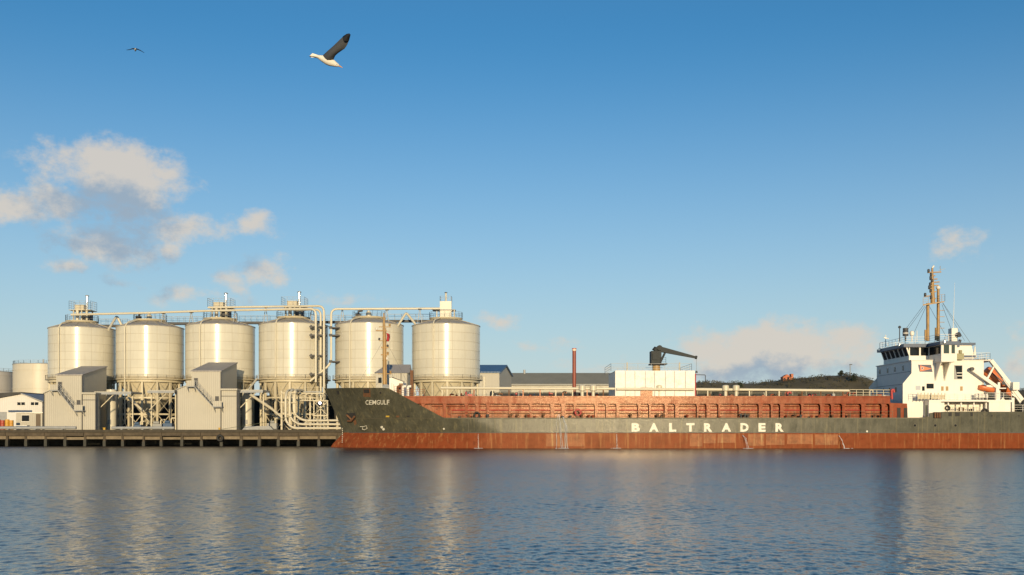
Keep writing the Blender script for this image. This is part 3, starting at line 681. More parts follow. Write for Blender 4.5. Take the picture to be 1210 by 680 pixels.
part(pl, 'chord', MB().box(a, b, 180.9, 181.05, z-1.25, z-1.1), creamst)
n = 12
for i in range(n+1):
    x = a+(b-a)*i/n; part(pl, 'web', MB().bar((x,180.97,z-1.12),(x+(.35 if i%2 else -.35)*(0<i<n),180.97,z-.002),.10), creamst)
for px in (352, 366, 382): part(pl, 'post', MB().box(Xp(px,182)-.13, Xp(px,182)+.13, 182.3, 182.56, G, z), creamst)
part(pl, 'cable_tray', MB().box(a+.5, b-.5, 181.4, 182.0, z+.3, z+.5), galv)
part(pl, 'railing', MB().rail([(a,181.05,z+.2),(b,181.05,z+.2)], 1.0, 1.2, .035, 2), creamst)
tw = thing('lattice_tower', 'cream steel trestle with crossed braces just left of the ship bow', 'trestle', (Xp(379,178), 178, G))
xa, xb = Xp(371,178), Xp(387,178); zt = Zp(474,178)
for xx in (xa, (xa+xb)/2, xb): part(tw, 'post', MB().box(xx-.1, xx+.1, 177.9, 178.1, G, zt), creamst)
for k in range(2):
    z0 = G+(zt-G)*k/2; z1 = G+(zt-G)*(k+1)/2
    part(tw, 'beam', MB().box(xa-.15, xb+.15, 177.75, 177.89, z1-.1, z1+.1), creamst)
    part(tw, 'brace', MB().bar((xa,177.82,z0+.1),(xb,177.82,z1-.15),.09), creamst); part(tw, 'brace', MB().bar((xb,177.7,z0+.1),(xa,177.7,z1-.15),.09), creamst)
fl = thing('floodlight', 'small lit bluish white floodlight left of the ship bow', 'lamp', W(378, 476.4, 176.5))
c = Vector(W(378, 476.4, 176.5))
part(fl, 'housing', MB().tube([c+Vector((0,-.02,0)), c+Vector((0,.3,0)), c+Vector((0,.45,0))], [.24,.26,.1], 12), galv, 40)
part(fl, 'lens', MB().tube([c+Vector((0,-.08,0)), c+Vector((0,-.03,0))], .2, 14), glow('lamp_lens', (.72,.72,1.0), 14))
part(fl, 'arm', MB().bar(c+Vector((0,.3,-.1)), Vector((c.x, 177.7, c.z-.1)), .06), galv)
GC = 'inclined screw conveyor tubes'
pipe_thing('screw_conveyor', [(303.5,448,189),(293,461.5,183.5)], .2, 'short inclined tube falling left from the fourth silo to the canopy', 'conveyor', group=GC)
pipe_thing('screw_conveyor', [(296,466.5,178),(322,484,181)], .26, 'thick inclined tube falling right beneath the fourth silo', 'conveyor', group=GC)
pipe_thing('screw_conveyor', [(312,476,181.5),(334,494,179)], .2, 'lower inclined tube beneath the fourth silo hopper', 'conveyor', group=GC)
pipe_thing('screw_conveyor', [(152,470,188),(170,487,186)], .24, 'inclined tube beneath the second silo hopper', 'conveyor', group=GC)
for (px, py, w, h, m, lab) in ((186,499,2.1,1.3,galv,'grey blower unit under the second silo'),(163,500,1.6,1.1,M('blue_plant',(.05,.10,.2),.5),'blue pump unit under the left side of the second silo'),(199,499,1.7,1.5,MATS['blue_plant'],'blue motor unit under the right side of the second silo'),
                               (322,498,1.8,1.5,galv,'grey blower unit under the fourth silo'),(356,498,2.2,1.0,darkst,'dark pump set behind the pipe manifold')):
    Y = 188; x = Xp(px, Y); t = thing('blower_unit', lab, 'machine', (x, Y, G), 'machines under the silos')
    part(t, 'casing', MB().box(x-w/2, x+w/2, Y-.7, Y+.7, G+.25, G+.25+h*.7), m)
    part(t, 'skid', MB().box(x-w/2-.2, x+w/2+.2, Y-.8, Y+.8, G, G+.24), darkst)
    part(t, 'motor', MB().tube([(x-w*.3,Y-.2,G+.25+h*.7+.25),(x+w*.2,Y-.2,G+.25+h*.7+.25)], .26, 10), m, 40)
    part(t, 'outlet', MB().tube(fillet([(x+w*.3,Y,G+h*.7),(x+w*.3,Y,G+h*1.5),(x+w*.3+.8,Y,G+h*1.5)], .3), .13, 8), creamp, 50)
# mooring line from the bow to the quay
pipe_thing('mooring_line', [(395,478,158.5),(365,487,165),(320,498.5,169.5),(262,507.4,170.1)], .035, 'thin mooring rope from the ship bow to the quay', 'rope', rope, 6, n=5)

# ------------------------------------------------------------------ buildings and tanks at the left
def tank(px0, px1, py0, Y, label, mat, bands, rail=True):
    r = (px1-px0)/2*Y/F_PX; x = Xp((px0+px1)/2, Y); h = Zp(py0, Y)-G
    t = thing('storage_tank', label, 'tank', (x, Y, G), 'round storage tanks')
    part(t, 'shell', MB().lathe([(r,0),(r,h)], (x,Y,G), 40), mat, 30)
    part(t, 'roof', MB().lathe([(r+.08,h-.12),(r+.08,h+.05),(r*.3,h+r*.06),(.1,h+r*.07)], (x,Y,G), 40), galv, 25)
    for q in bands: part(t, 'girth_band', MB().lathe([(r+.02,h*q),(r+.10,h*q),(r+.10,h*q+.14),(r+.02,h*q+.14)], (x,Y,G), 40, caps=False), mat, 30)
    if rail: part(t, 'railing', MB().rail([(x+(r-.1)*math.sin(2*math.pi*i/24), Y-(r-.1)*math.cos(2*math.pi*i/24), G+h) for i in range(25)], .7, 2.5, .035, 2), galv)
    part(t, 'roof_vent', MB().tube([(x,Y,G+h+r*.05),(x,Y,G+h+r*.05+1.0)], .18, 8), galv, 50)
    return t
tank(18.5, 84, 431.5, 232, 'broad rust streaked cream storage tank left of the first silo', white_t, (.28,.62,.9))
tank(-42, 15.5, 440, 236, 'pale grey storage tank cut by the left edge of the picture', M('grey_tank',(.42,.41,.40),.5,.06,.4,.2), (.35,.68,.93))
ws = thing('workshop', 'white workshop with a low dark gable roof at the far left', 'workshop', (Xp(-30,196), 196, G))
Y = 196; xa, xb, xc = Xp(-60,Y), Xp(50,Y), Xp(26,Y)
part(ws, 'wall', MB().prism([(xa,G),(xb,G),(xb,Zp(476,Y)),(xc,Zp(466,Y)),(xa,Zp(482,Y))], Y, Y+14), shedwh)
part(ws, 'roof', MB().hexa([(xa-.4,Y-.5,Zp(481.7,Y)),(xc,Y-.5,Zp(465.7,Y)),(xc,Y+14.4,Zp(465.7,Y)),(xa-.4,Y+14.4,Zp(481.7,Y)),(xa-.4,Y-.5,Zp(467.5,Y)),(xc,Y-.5,Zp(463.6,Y)),(xc,Y+14.4,Zp(463.6,Y)),(xa-.4,Y+14.4,Zp(467.5,Y))]), dkroof)
part(ws, 'roof', MB().hexa([(xc+.003,Y-.5,Zp(465.7,Y)),(xb+.3,Y-.5,Zp(475.7,Y)),(xb+.3,Y+14.4,Zp(475.7,Y)),(xc+.003,Y+14.4,Zp(465.7,Y)),(xc+.003,Y-.5,Zp(464.6,Y)),(xb+.3,Y-.5,Zp(474.4,Y)),(xb+.3,Y+14.4,Zp(474.4,Y)),(xc+.003,Y+14.4,Zp(464.6,Y))]), galv)
for px in (25, 41):
    x = Xp(px,Y); w_ = part(ws, 'window', MB().box(x-.72,x+.72,Y-.05,Y-.003,Zp(479,Y),Zp(475.6,Y)), glassd)
    part(w_, 'frame', MB().box(x-.05,x+.05,Y-.08,Y-.051,Zp(479,Y),Zp(475.6,Y)).box(x-.8,x+.8,Y-.08,Y-.003,Zp(479.6,Y),Zp(479.05,Y)), white_p)
part(ws, 'sign_board', MB().box(Xp(10,Y),Xp(38,Y),Y-.08,Y-.003,Zp(487.4,Y),Zp(485,Y)), bluep)
part(ws, 'shutter', MB().box(Xp(-4,Y),Xp(8,Y),Y-.06,Y-.003,G,Zp(487,Y)), galv)
cb = thing('site_cabin', 'small cream site cabin with one dark window in front of the workshop', 'cabin', (Xp(34,181), 181, G))
Y = 181; xa, xb = Xp(19,Y), Xp(50,Y)
part(cb, 'wall', MB().box(xa, xb, Y, Y+3, G, Zp(488.4,Y)), clad)
part(cb, 'roof', MB().box(xa-.15, xb+.15, Y-.15, Y+3.15, Zp(488.4,Y)+.003, Zp(487.4,Y)), white_p)
wn_ = part(cb, 'window', MB().box(Xp(26,Y),Xp(34.5,Y),Y-.05,Y-.003,Zp(498,Y),Zp(491,Y)), glassd)
part(wn_, 'frame', MB().box(Xp(25.4,Y),Xp(35.1,Y),Y-.07,Y-.003,Zp(498.6,Y),Zp(498.05,Y)).box(Xp(25.4,Y),Xp(35.1,Y),Y-.07,Y-.003,Zp(490.95,Y),Zp(490.4,Y)), white_p)
part(cb, 'door', MB().box(Xp(42.5,Y),Xp(48,Y),Y-.05,Y-.003,G+.05,Zp(489.5,Y)), M('brown_door',(.12,.09,.06),.6))
for (px, py, c, lab) in ((3,500,(.40,.07,.04),'red drum'),(8.5,499,(.55,.30,.04),'yellow drum'),(13.5,500,(.55,.28,.05),'orange yellow drum'),(-2,499,(.35,.06,.05),'dull red drum cut by the picture edge,')):
    Y = 178; x = Xp(px, Y); h = Zp(py-3.5, Y)-G-.05
    t = thing('drum', lab + ' standing left of the site cabin', 'drum', (x, Y, G), 'drums left of the cabin')
    part(t, 'body', MB().lathe([(.36,0),(.36,h*.32),(.39,h*.34),(.36,h*.36),(.36,h*.66),(.39,h*.68),(.36,h*.7),(.36,h),(.33,h)], (x,Y,G), 16), M('drum_'+lab.replace(' ','_').strip(','), c, .5), 30)
t = thing('crate', 'blue and white crate on the quay in front of the site cabin', 'crate', (Xp(25,174.5), 174.5, G))
a = Xp(21,174.5)
part(t, 'box', MB().box(a, a+1.8, 174, 175, G+.12, G+.75), MATS['blue_plant']); part(t, 'lid', MB().box(a-.04, a+1.84, 173.96, 175.04, G+.752, G+.85), white_p)
for q in (a+.2, a+1.4): part(t, 'foot', MB().box(q, q+.2, 174, 175, G, G+.118), darkst)

# added dark backdrop for voids under the silos, and the shed by the bow
st = thing('dark_backdrop', 'long low dark backdrop added behind the silo legs to darken the gaps', 'shed', (-50, 214, G))
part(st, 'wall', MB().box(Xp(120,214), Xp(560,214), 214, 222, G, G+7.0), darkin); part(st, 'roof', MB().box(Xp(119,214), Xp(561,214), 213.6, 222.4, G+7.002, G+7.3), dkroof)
bs = thing('pump_house', 'small cream building with grey pitched roof behind the ship bow', 'building', (Xp(467,178), 178, G))
Y = 178; xa, xb = Xp(444,Y), Xp(482,Y); ze = Zp(441,Y); zr = Zp(431,Y+3)
part(bs, 'wall', MB().box(xa, xb, Y, Y+6, G, ze), clad)
part(bs, 'roof', MB().add([(xa-.3,Y-.2,ze),(xb+.2,Y-.2,ze),(xb+.2,Y+3,zr),(xa+1.6,Y+3,zr),(xb+.2,Y+6.2,ze),(xa-.3,Y+6.2,ze)], [(0,1,2,3),(3,2,4,5),(0,3,5),(1,4,2),(0,5,4,1)]), cladrf)
w_ = part(bs, 'window', MB().box(Xp(447,Y),Xp(451,Y),Y-.05,Y-.003,Zp(453,Y),Zp(446.5,Y)), glassd)
part(w_, 'frame', MB().box(Xp(446.4,Y),Xp(451.6,Y),Y-.07,Y-.003,Zp(453.6,Y),Zp(453.05,Y)), creamst)
for px in (474, 481.5): part(bs, 'rain_pipe', MB().tube([(Xp(px,Y),Y-.1,G),(Xp(px,Y),Y-.1,ze)], .06, 6), darkst)

# ------------------------------------------------------------------ sheds behind the ship
bb = thing('warehouse', 'cream warehouse with a blue gable roof right of the last silo', 'warehouse', (Xp(590,250), 250, G))
Y = 250; xa, xb = Xp(520,Y), Xp(590,Y); ze = Zp(441,Y); zr = ze+2.2; Yr = Y+9
sk = lambda y, e=0: xb + (y-Y)*.165 + e      # the gable end stands askew to the view
part(bb, 'wall', MB().add([(xa,Y,G),(sk(Y),Y,G),(sk(Y+18),Y+18,G),(xa,Y+18,G),(xa,Y,ze),(sk(Y),Y,ze),(sk(Y+18),Y+18,ze),(xa,Y+18,ze),(xa,Yr,zr+.05),(sk(Yr),Yr,zr+.05)],
     [(0,1,5,4),(1,2,6,9,5),(2,3,7,6),(3,0,4,8,7),(4,5,9,8),(8,9,6,7),(0,3,2,1)]), clad)
for (ya, za, yb2, zb) in ((Y-.4, ze+.02, Yr, zr+.08), (Yr+.003, zr+.08, Y+18.4, ze+.02)):
    part(bb, 'roof', MB().hexa([(xa,ya,za),(sk(ya,.4),ya,za),(sk(yb2,.4),yb2,zb),(xa,yb2,zb),(xa,ya,za+.3),(sk(ya,.4),ya,za+.3),(sk(yb2,.4),yb2,zb+.3),(xa,yb2,zb+.3)]), blueroof)
part(bb, 'vent_pipe', MB().tube([(Xp(572,Y),Y-.3,G+3),(Xp(572,Y),Y-.3,ze-1)], .25, 8), creamp)
ls = thing('long_shed', 'long shed with grey green pitched roof behind the ship', 'shed', (Xp(655,276), 276, G))
Y = 276; xa, xb = Xp(588,Y), Xp(760,Y); ze = Zp(455,Y); zr = Zp(442,Y+7)
part(ls, 'wall', MB().prism([(Y,G),(Y+14,G),(Y+14,ze),(Y+7,zr-.1),(Y,ze)], xa, xb, 'x'), clad)
part(ls, 'roof', MB().hexa([(xa-.3,Y-.5,ze+.02),(xb,Y-.5,ze+.02),(xb,Y+7,zr),(xa+1.8,Y+7,zr),(xa-.3,Y-.5,ze+.25),(xb,Y-.5,ze+.25),(xb,Y+7,zr+.25),(xa+1.8,Y+7,zr+.25)]), greyrf)
part(ls, 'roof', MB().hexa([(xa+1.8,Y+7.003,zr),(xb,Y+7.003,zr),(xb,Y+14.5,ze),(xa-.3,Y+14.5,ze),(xa+1.8,Y+7.003,zr+.25),(xb,Y+7.003,zr+.25),(xb,Y+14.5,ze+.25),(xa-.3,Y+14.5,ze+.25)]), greyrf)
for i in range(11):
    x = xa + 2.2 + i*3.3
    part(ls, 'window', MB().box(x, x+2.2, Y-.06, Y-.003, ze-1.5, ze-.5), M('shed_window', (.12,.11,.08), .3))
part(ls, 'gutter', MB().box(xa, xb, Y-.62, Y-.502, ze-.1, ze+.08), galv)
part(ls, 'roof_vent', MB().tube([(Xp(620,Y),Y+6.6,zr),(Xp(620,Y),Y+6.6,zr+1.1)], .35, 8), galv, 40)
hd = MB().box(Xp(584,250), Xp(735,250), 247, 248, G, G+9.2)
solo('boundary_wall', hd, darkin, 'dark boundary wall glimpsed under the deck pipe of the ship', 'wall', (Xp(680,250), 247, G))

# ------------------------------------------------------------------ hill with scrub, house, trees
PROF = [(560,508),(700,484),(770,462),(800,453),(825,450),(860,448.5),(895,450.5),(912,448),(930,446.5),(960,445),(1000,444),(1018,447),(1034,453),(1060,459),(1110,463),(1180,462),(1220,459),(1300,464),(1400,480),(1500,506)]
HY = 560.0
def prof(px):
    for (a, ya), (b, yb) in zip(PROF, PROF[1:]):
        if a <= px <= b: return ya + (yb-ya)*(px-a)/(b-a)
    return 508
def hill_z(x, y):
    t = min(1, max(0, (y-430)/130.)); t = t*t*(3-2*t)
    if y > HY: t = max(0, 1-(y-HY)/500.)
    px = CX + x*F_PX/HY
    top = Zp(prof(px), HY) - G
    n = noise.fractal(Vector((x*.02, y*.02, 0)), 1, 2, 5)*2.4 + noise.noise(Vector((x*.13, y*.13, 3)))*.7
    return G - .05 + max(0, top-1.0)*t + n*min(1, t*2)*min(1, max(0, top)/4)
mb = MB(); nx, ny = 190, 46; vs = []; fs = []
for j in range(ny):
    y = 430 + 630*(j/(ny-1))**1.6
    for i in range(nx):
        x = Xp(570, HY) + (Xp(1490, HY)-Xp(570, HY))*i/(nx-1); vs.append((x, y, hill_z(x, y)))
for j in range(ny-1):
    for i in range(nx-1): fs.append((j*nx+i, j*nx+i+1, (j+1)*nx+i+1, (j+1)*nx+i))
hillm = M('hill_heath', (.11,.088,.045), .9, .45, .05, blot=((.19,.155,.085), .7, .035))
structure('hill', mb.add(vs, fs), hillm, 60)
scrubm = M('scrub_leaves', (.062,.055,.026), .8, .55, .06, blot=((.12,.10,.045), .6, .05))
def leafclump(mb, c, r, n, rr, flat=.8):
    for k in range(n):
        d = Vector((rr.gauss(0,1), rr.gauss(0,1), rr.gauss(0,1))).normalized()*(r*rr.uniform(.35,1)**.6); d.z *= flat
        p = c + d; s = r*rr.uniform(.16,.34)
        u = Vector((rr.gauss(0,1), rr.gauss(0,1), rr.gauss(0,1))).normalized(); w = u.orthogonal().normalized()
        mb.add([p-u*s, p+w*s*.6, p+u*s, p-w*s*.6], [(0,1,2,3)])
rr = random.Random(5); mb = MB()
for k in range(3800):
    x = rr.uniform(Xp(690,HY), Xp(1300,HY)); y = rr.uniform(445, 575)
    if noise.noise(Vector((x*.045, y*.045, 8))) < -.12 and rr.random() < .8: continue
    z = hill_z(x, y); r = rr.choice((.7,.9,1.2,1.7))*rr.uniform(.7,1.2)
    leafclump(mb, Vector((x, y, z+r*.35)), r, 14, rr, .7)
structure('hillside_scrub', mb, scrubm, kind='stuff', label='low scrub and bushes covering the hill behind the ship')
hy = 545
def on_hill(px, Y): x = Xp(px, Y); return Vector((x, Y, hill_z(x, Y)))
hp = on_hill(931, 548)
hs_ = thing('hilltop_house', 'small orange red house on the crest of the hill', 'house', hp)
part(hs_, 'wall', MB().box(hp.x-2.6, hp.x+1.9, hp.y, hp.y+5, hp.z-1.5, hp.z+1.5), M('orange_brick', (.48,.17,.09), .8, .2, 1.))
part(hs_, 'roof', MB().prism([(hp.x-2.9,hp.z+1.51),(hp.x+1.89,hp.z+1.51),(hp.x-.4,hp.z+3.1)], hp.y-.3, hp.y+5.3), M('orange_tiles', (.50,.16,.08), .8, .2, 1.))
part(hs_, 'tower', MB().box(hp.x+1.902, hp.x+3.1, hp.y+.4, hp.y+4, hp.z-1.5, hp.z+3.4), MATS['orange_brick'])
for q in (-2.2, -.2): part(hs_, 'window', MB().box(hp.x+q, hp.x+q+.9, hp.y-.05, hp.y-.003, hp.z+.2, hp.z+1.1), glassd)
lm = on_hill(1004.5, 552)
t = thing('lamp_mast', 'tall thin lamp mast on the hill crest', 'mast', lm)
part(t, 'pole', MB().tube([lm-Vector((0,0,1)), Vector((lm.x,lm.y,Zp(431.5,552)))], .22, 6), galv, 50)
part(t, 'lamp_head', MB().box(lm.x-.3, lm.x+1.1, lm.y-.3, lm.y+.3, Zp(431.5,552)+.003, Zp(430.6,552)), darkst)
treem = M('evergreen_leaves', (.030,.040,.020), .8, .5, .3); bark = M('bark', (.06,.045,.03), .9, .3, 1.)
def tree(px, Y, h, w, label, seed, bare=False):
    p = on_hill(px, Y) if Y > 430 else Vector((Xp(px,Y), Y, G)); rr = random.Random(seed)
    t = thing('bare_tree' if bare else 'bushy_tree', label, 'tree', p, 'trees on the skyline')
    part(t, 'trunk', MB().tube([p-Vector((0,0,.5)), p+Vector((.1,0,h*.4)), p+Vector((0,.1,h*.85))], [h*.05, h*.035, h*.01], 7), bark, 50)
    mb = MB()
    if bare:
        for k in range(46):
            z = h*rr.uniform(.22,.8); a = rr.uniform(0, 6.28); l = (h-z)*rr.uniform(.35,.7); b = p+Vector((0,0,z))
            e = b+Vector((math.cos(a)*l*.6, math.sin(a)*l*.6, l*.75)); mb.tube([b, b.lerp(e,.5)+Vector((0,0,-.05*l)), e], [h*.014, h*.009, h*.004], 4)
            for q in range(5):
                f = b.lerp(e, rr.uniform(.3,1)); d = Vector((rr.uniform(-1,1), rr.uniform(-1,1), rr.uniform(.2,1.2)))*l*.3
                mb.tube([f, f+d], [h*.006, h*.002], 3)
        part(t, 'branches', mb, bark)
    else:
        for k in range(34):
            z = rr.uniform(.12,.98); q = w*(1-abs(z-.35)*1.1)*.62; a = rr.uniform(0,6.28); s = q*rr.uniform(.1,1)
            leafclump(mb, p+Vector((math.cos(a)*s, math.sin(a)*s, z*h)), w*rr.uniform(.16,.3), 40, rr)
        part(t, 'crown', mb, treem)
tree(1008.5, 528, 4.0, 3.2, 'dark bushy tree just below the lamp mast on the hill', 1)
tree(994.5, 545, 2.2, 2.8, 'smaller dark bush left of the lamp mast on the hill crest', 2)
tree(874, 520, 3.2, 3.0, 'dark bushy tree on the hill above the left end of the deck pipes', 3)
tree(1197, 470, 16, 9, 'leafless tree rising behind the ship stern at the right edge', 4, True)
tree(1206, 460, 9.5, 6, 'dark bushy tree behind the stern at the right edge of the picture', 5)
tree(1186, 455, 8, 5, 'dark bushy tree between the lifeboat ramp and the bare tree', 6)
# ------------------------------------------------------------------ the ship
SC, BH = 159.0, 9.0                # centre line and half beam
Y0 = SC - BH
ZW = 2.3                           # top of the red boot topping
ship = thing('cargo_ship', 'long grey and red cement carrier moored at the quay, bow to the left', 'ship', (25, SC, 0))
def stem(z): return -26.3-(z-ZW)*3.1/6.9 if z >= ZW else -26.3-min(2.1, (ZW-z))
def lent(z): return 25. if z <= ZW else 25.-(z-ZW)*1.35
def hb(x, z):
    t = min(1, max(0, (x-stem(z))/lent(z)))
    e = 2.0 + max(0, z-ZW)*.05
    b = BH*(1-(1-t)**e)
    if x > 80: b *= 1-((x-80)/12.)**2*.35
    return b
KN = [(-31,9.25),(-18.4,8.95),(-10.1,4.5),(61.6,4.5),(61.7,5.4),(95,5.4)]
def ztop(x):
    for (a, za), (b, zb) in zip(KN, KN[1:]):
        if a <= x <= b: return za+(zb-za)*(x-a)/(b-a)
    return 5.4
LR, XE = 30., 3.7
def hx(xi, z): return stem(z)+(XE-stem(z))*xi/LR if xi < LR else xi-LR+XE
def ztop_at(xi):
    z = 6.
    for _ in range(8): z = ztop(hx(xi, z))
    return z
XIS = [0,.12,.3,.6,1,1.5]+[2+.5*i for i in range(56)]+[LR+2*i for i in range(0,29)]+[61.62-XE+LR,61.68-XE+LR]+[LR+60+2*i for i in range(0,13)]
XIS = sorted(set(XIS))
def hull_rows(rowf, nv):
    mb = MB()
    for sgn in (-1, 1):
        vs = []; fs = []
        for xi in XIS:
            for z in rowf(xi): x = hx(xi, z); vs.append((x, SC+sgn*hb(x, z), z))
        for i in range(len(XIS)-1):
            for j in range(nv):
                a, b = i*(nv+1)+j, (i+1)*(nv+1)+j
                fs.append((a, b, b+1, a+1) if sgn < 0 else (a, a+1, b+1, b))
        o = len(vs); mb.add(vs, fs)
    # transom
    n = len(XIS)*(nv+1); e = [(len(XIS)-1)*(nv+1)+j for j in range(nv+1)]
    mb.f.append(tuple(e + [n+i for i in reversed(e)]))
    return mb
NU = 8
hull = part(ship, 'hull', hull_rows(lambda xi: [ZW+(ztop_at(xi)-ZW)*j/NU for j in range(NU+1)], NU), hullg, 40)
part(ship, 'boot_topping', hull_rows(lambda xi: [-2.,-1.,0.,.6,1.2,1.8,ZW], 6), hullr, 40)
# decks
mb = MB(); vs = []; fs = []
for xi in XIS:
    z = max(4.35, ztop_at(xi)-1.0) if hx(xi, 5) < -10 else 4.35
    x = hx(xi, z); b = max(0, hb(x, z)-.03); vs += [(x, SC-b, z), (x, SC+b, z)]
for i in range(len(XIS)-1): fs.append((2*i, 2*i+2, 2*i+3, 2*i+1))
part(ship, 'deck', mb.add(vs, fs), trunkr)
def on_hull(px, py, out=.03):
    Y = 152.
    for _ in range(30):
        x, z = Xp(px, Y), Zp(py, Y); Y = SC-hb(x, z)
    x, z = Xp(px, Y), Zp(py, Y); e = .02
    n = Vector((hb(x+e, z)-hb(x-e, z), 2*e, 0)); nz = -(hb(x, z+e)-hb(x, z-e))/(2*e)
    n = Vector((-(hb(x+e, z)-hb(x-e, z))/(2*e), -1, nz*-1)).normalized()
    return Vector((x, Y, z)) + Vector((n.x, n.y, -abs(n.z)))*out
def hull_patch(name, poly, mat, out=.03, parent=None, label=None):
    mb = MB(); c = (sum(p[0] for p in poly)/len(poly), sum(p[1] for p in poly)/len(poly))
    top = [on_hull(*p, out) for p in poly]; bot = [on_hull(*p, -.03) for p in poly]; n = len(poly)
    mb.add([on_hull(*c, out)]+top+bot, [(0, 1+(i+1)%n, 1+i) for i in range(n)]+[(1+i, 1+(i+1)%n, 1+n+(i+1)%n, 1+n+i) for i in range(n)])
    return part(parent or ship, name, mb, mat, None, label)
def disc(px, py, r, n=12, ry=None): return [(px+r*math.cos(2*math.pi*i/n), py+(ry or r)*math.sin(2*math.pi*i/n)) for i in range(n)]
# rubbing strips along deck edge and paint line
def strip(name, xs, z0, z1, out, mat):
    mb = MB(); vs = []; fs = []
    for x in xs:
        for z, q in ((z0,-.05),(z0,out),(z1,out),(z1,-.05)): vs.append((x, SC-hb(x,z)-q, z))
    for i in range(len(xs)-1):
        for j in range(3): fs.append((i*4+j, (i+1)*4+j, (i+1)*4+j+1, i*4+j+1))
    return part(ship, name, mb.add(vs, fs), mat)
strip('deck_edge_strip', [-10+i for i in range(72)], 4.36, 4.53, .07, edge)
strip('rubbing_strip', [-25.4+.5*i for i in range(230)], ZW-.04, ZW+.05, .025, darkst)
strip('knuckle_strip', [-24+.5*i for i in range(28)], 4.42, 4.50, .04, edge)
# weld seams between the shell plates
wm = MB().box(-.02, .02, -.012, .01, ZW+.06, 4.34).mesh('shell_weld')
for i in range(26): link('shell_weld', wm, hullg, ship, Vector((-6.4+3.27*i, Y0, 0))-BASE[ship])
# --- bow details
pk = hull_patch('anchor_pocket', [(409,488.5),(419.5,488),(421,493),(418.5,497.5),(411.5,497)], darkin, .05)
pk2 = part(pk, 'anchor', MB().tube([on_hull(411,490,.25), on_hull(417,495,.35)], .16, 8).tube([on_hull(412.5,497,.3), on_hull(417.5,496.2,.45), on_hull(420.3,491.5,.3)], .17, 8), rustb, 50)
hull_patch('rust_run', [(417.5,497.6),(420.5,496),(421.5,501),(419,503)], rustb, .02)
hull_patch('fairlead_rust', [(429.5,459.8),(437.5,459.8),(438,469.5),(429.3,469)], rustb, .02)
hull_patch('fairlead', [(430,460.3),(436.3,460.3),(436.6,464.5),(430,464.5)], darkin, .06)
hull_patch('fairlead', disc(449.6,464.2,2.1), edge, .05); hull_patch('fairlead_hole', disc(449.8,464.2,1.35), darkin, .075)
hull_patch('fairlead', [(397.8,462),(400.5,462),(401,466),(399,466)], darkin, .05)
hull_patch('mark', [(456,491.6),(460,491.4),(460,493),(456,493)], M('yellow_mark', (.65,.42,.06), .5), .03)
hull_patch('scupper', [(468,491.5),(471.5,491.2),(472,493.2),(468.5,493.4)], rustb, .03)
hull_patch('scupper', [(480.5,491.6),(484,491.4),(484,493),(480.5,493)], darkin, .03)
hull_patch('bow_thruster_mark', disc(451.2,505,1.5), letter, .03); hull_patch('bow_thruster_mark', disc(453.2,507.4,1.4), letter, .03)
lo = MB(); pts = [on_hull(*p, .04) for p in ((425.5,504.3),(430,504.2),(433,503.2),(434,506.5),(430.5,508),(428.3,507.2),(428.6,505.5))]
part(ship, 'bulb_mark', lo.tube(pts, .05, 4), letter)
for k in range(8):
    hull_patch('draught_mark', disc(404.8-.05*k, 506.5+2.3*k, .42, 6, .6), letter, .03)
for (px, py) in ((524.5,507),(1024.5,510)): hull_patch('mark', disc(px, py, 1.1), letter, .03)
for px in (1081, 1105, 1129):
    p_ = hull_patch('porthole', disc(px, 503, 2.0, 16), edge, .04); hull_patch('glass', disc(px, 503, 1.45, 16), glassd, .06, p_)
for (a, b, t, d) in ((645.5,690.5,512.8,527.6),(815,830,513,527.6),(831,846,513,524),(848,869,513,523.5),(884,903,513.2,527),(905,927,513.2,526),(930,960,513.4,525),(963,990,513.6,526)):
    part(ship, 'worn_plate', MB().box(Xp(a,150), Xp(b,150), Y0-.018, Y0+.01, Zp(d,150), Zp(t,150)), M('worn_boot_paint', (.27,.095,.034), .5, .4, .9, .95, (.46,.30,.13), spec=.2, blot=((.20,.055,.02), .7, 1.0)))
# --- lettering
def glyph(ch, off=.055):
    cu = bpy.data.curves.new('glyph', 'FONT'); cu.body = ch; cu.size = 1; cu.offset = off; cu.resolution_u = 3
    o = bpy.data.objects.new('glyph', cu); col.objects.link(o)
    dg = bpy.context.evaluated_depsgraph_get(); me = bpy.data.meshes.new_from_object(o.evaluated_get(dg))
    vs = [v.co.copy() for v in me.vertices]; fs = [tuple(p.vertices) for p in me.polygons]
    bpy.data.objects.remove(o); bpy.data.curves.remove(cu); bpy.data.meshes.remove(me)
    return vs, fs
GL = {}
def hull_letter(ch, px0, px1, py_t, py_b, out, dy=0):
    key = (ch, py_b > 500)
    if key not in GL: GL[key] = glyph(ch, .052 if py_b > 500 else .012)
    vs, fs = GL[key]; x0 = min(v.x for v in vs); x1 = max(v.x for v in vs); y0 = min(v.y for v in vs); y1 = max(v.y for v in vs)
    mb = MB(); pts = [on_hull(px0+(px1-px0)*(v.x-x0)/(x1-x0), py_b+(py_t-py_b)*(v.y-y0)/(y1-y0)+dy, out) for v in vs]
    part(ship, 'letter', mb.add(pts, fs), letter)
for ch, px in zip('BALTRADER', (751.2,772.6,794.8,815.8,836.7,858.3,879.7,900.4,921.2)):
    w = 5.6 if ch == 'A' else 4.2 if ch in 'LE' else 4.9
    hull_letter(ch, px-w, px+w, 500.2, 510.4, .02)
x = 432.0
for ch, w in zip('CEMGULF', (4.0,3.6,4.8,4.2,3.9,3.3,3.3)):
    hull_letter(ch, x, x+w-.35, 472.8, 478.3, .03, (x-446)*-.01); x += w+.25

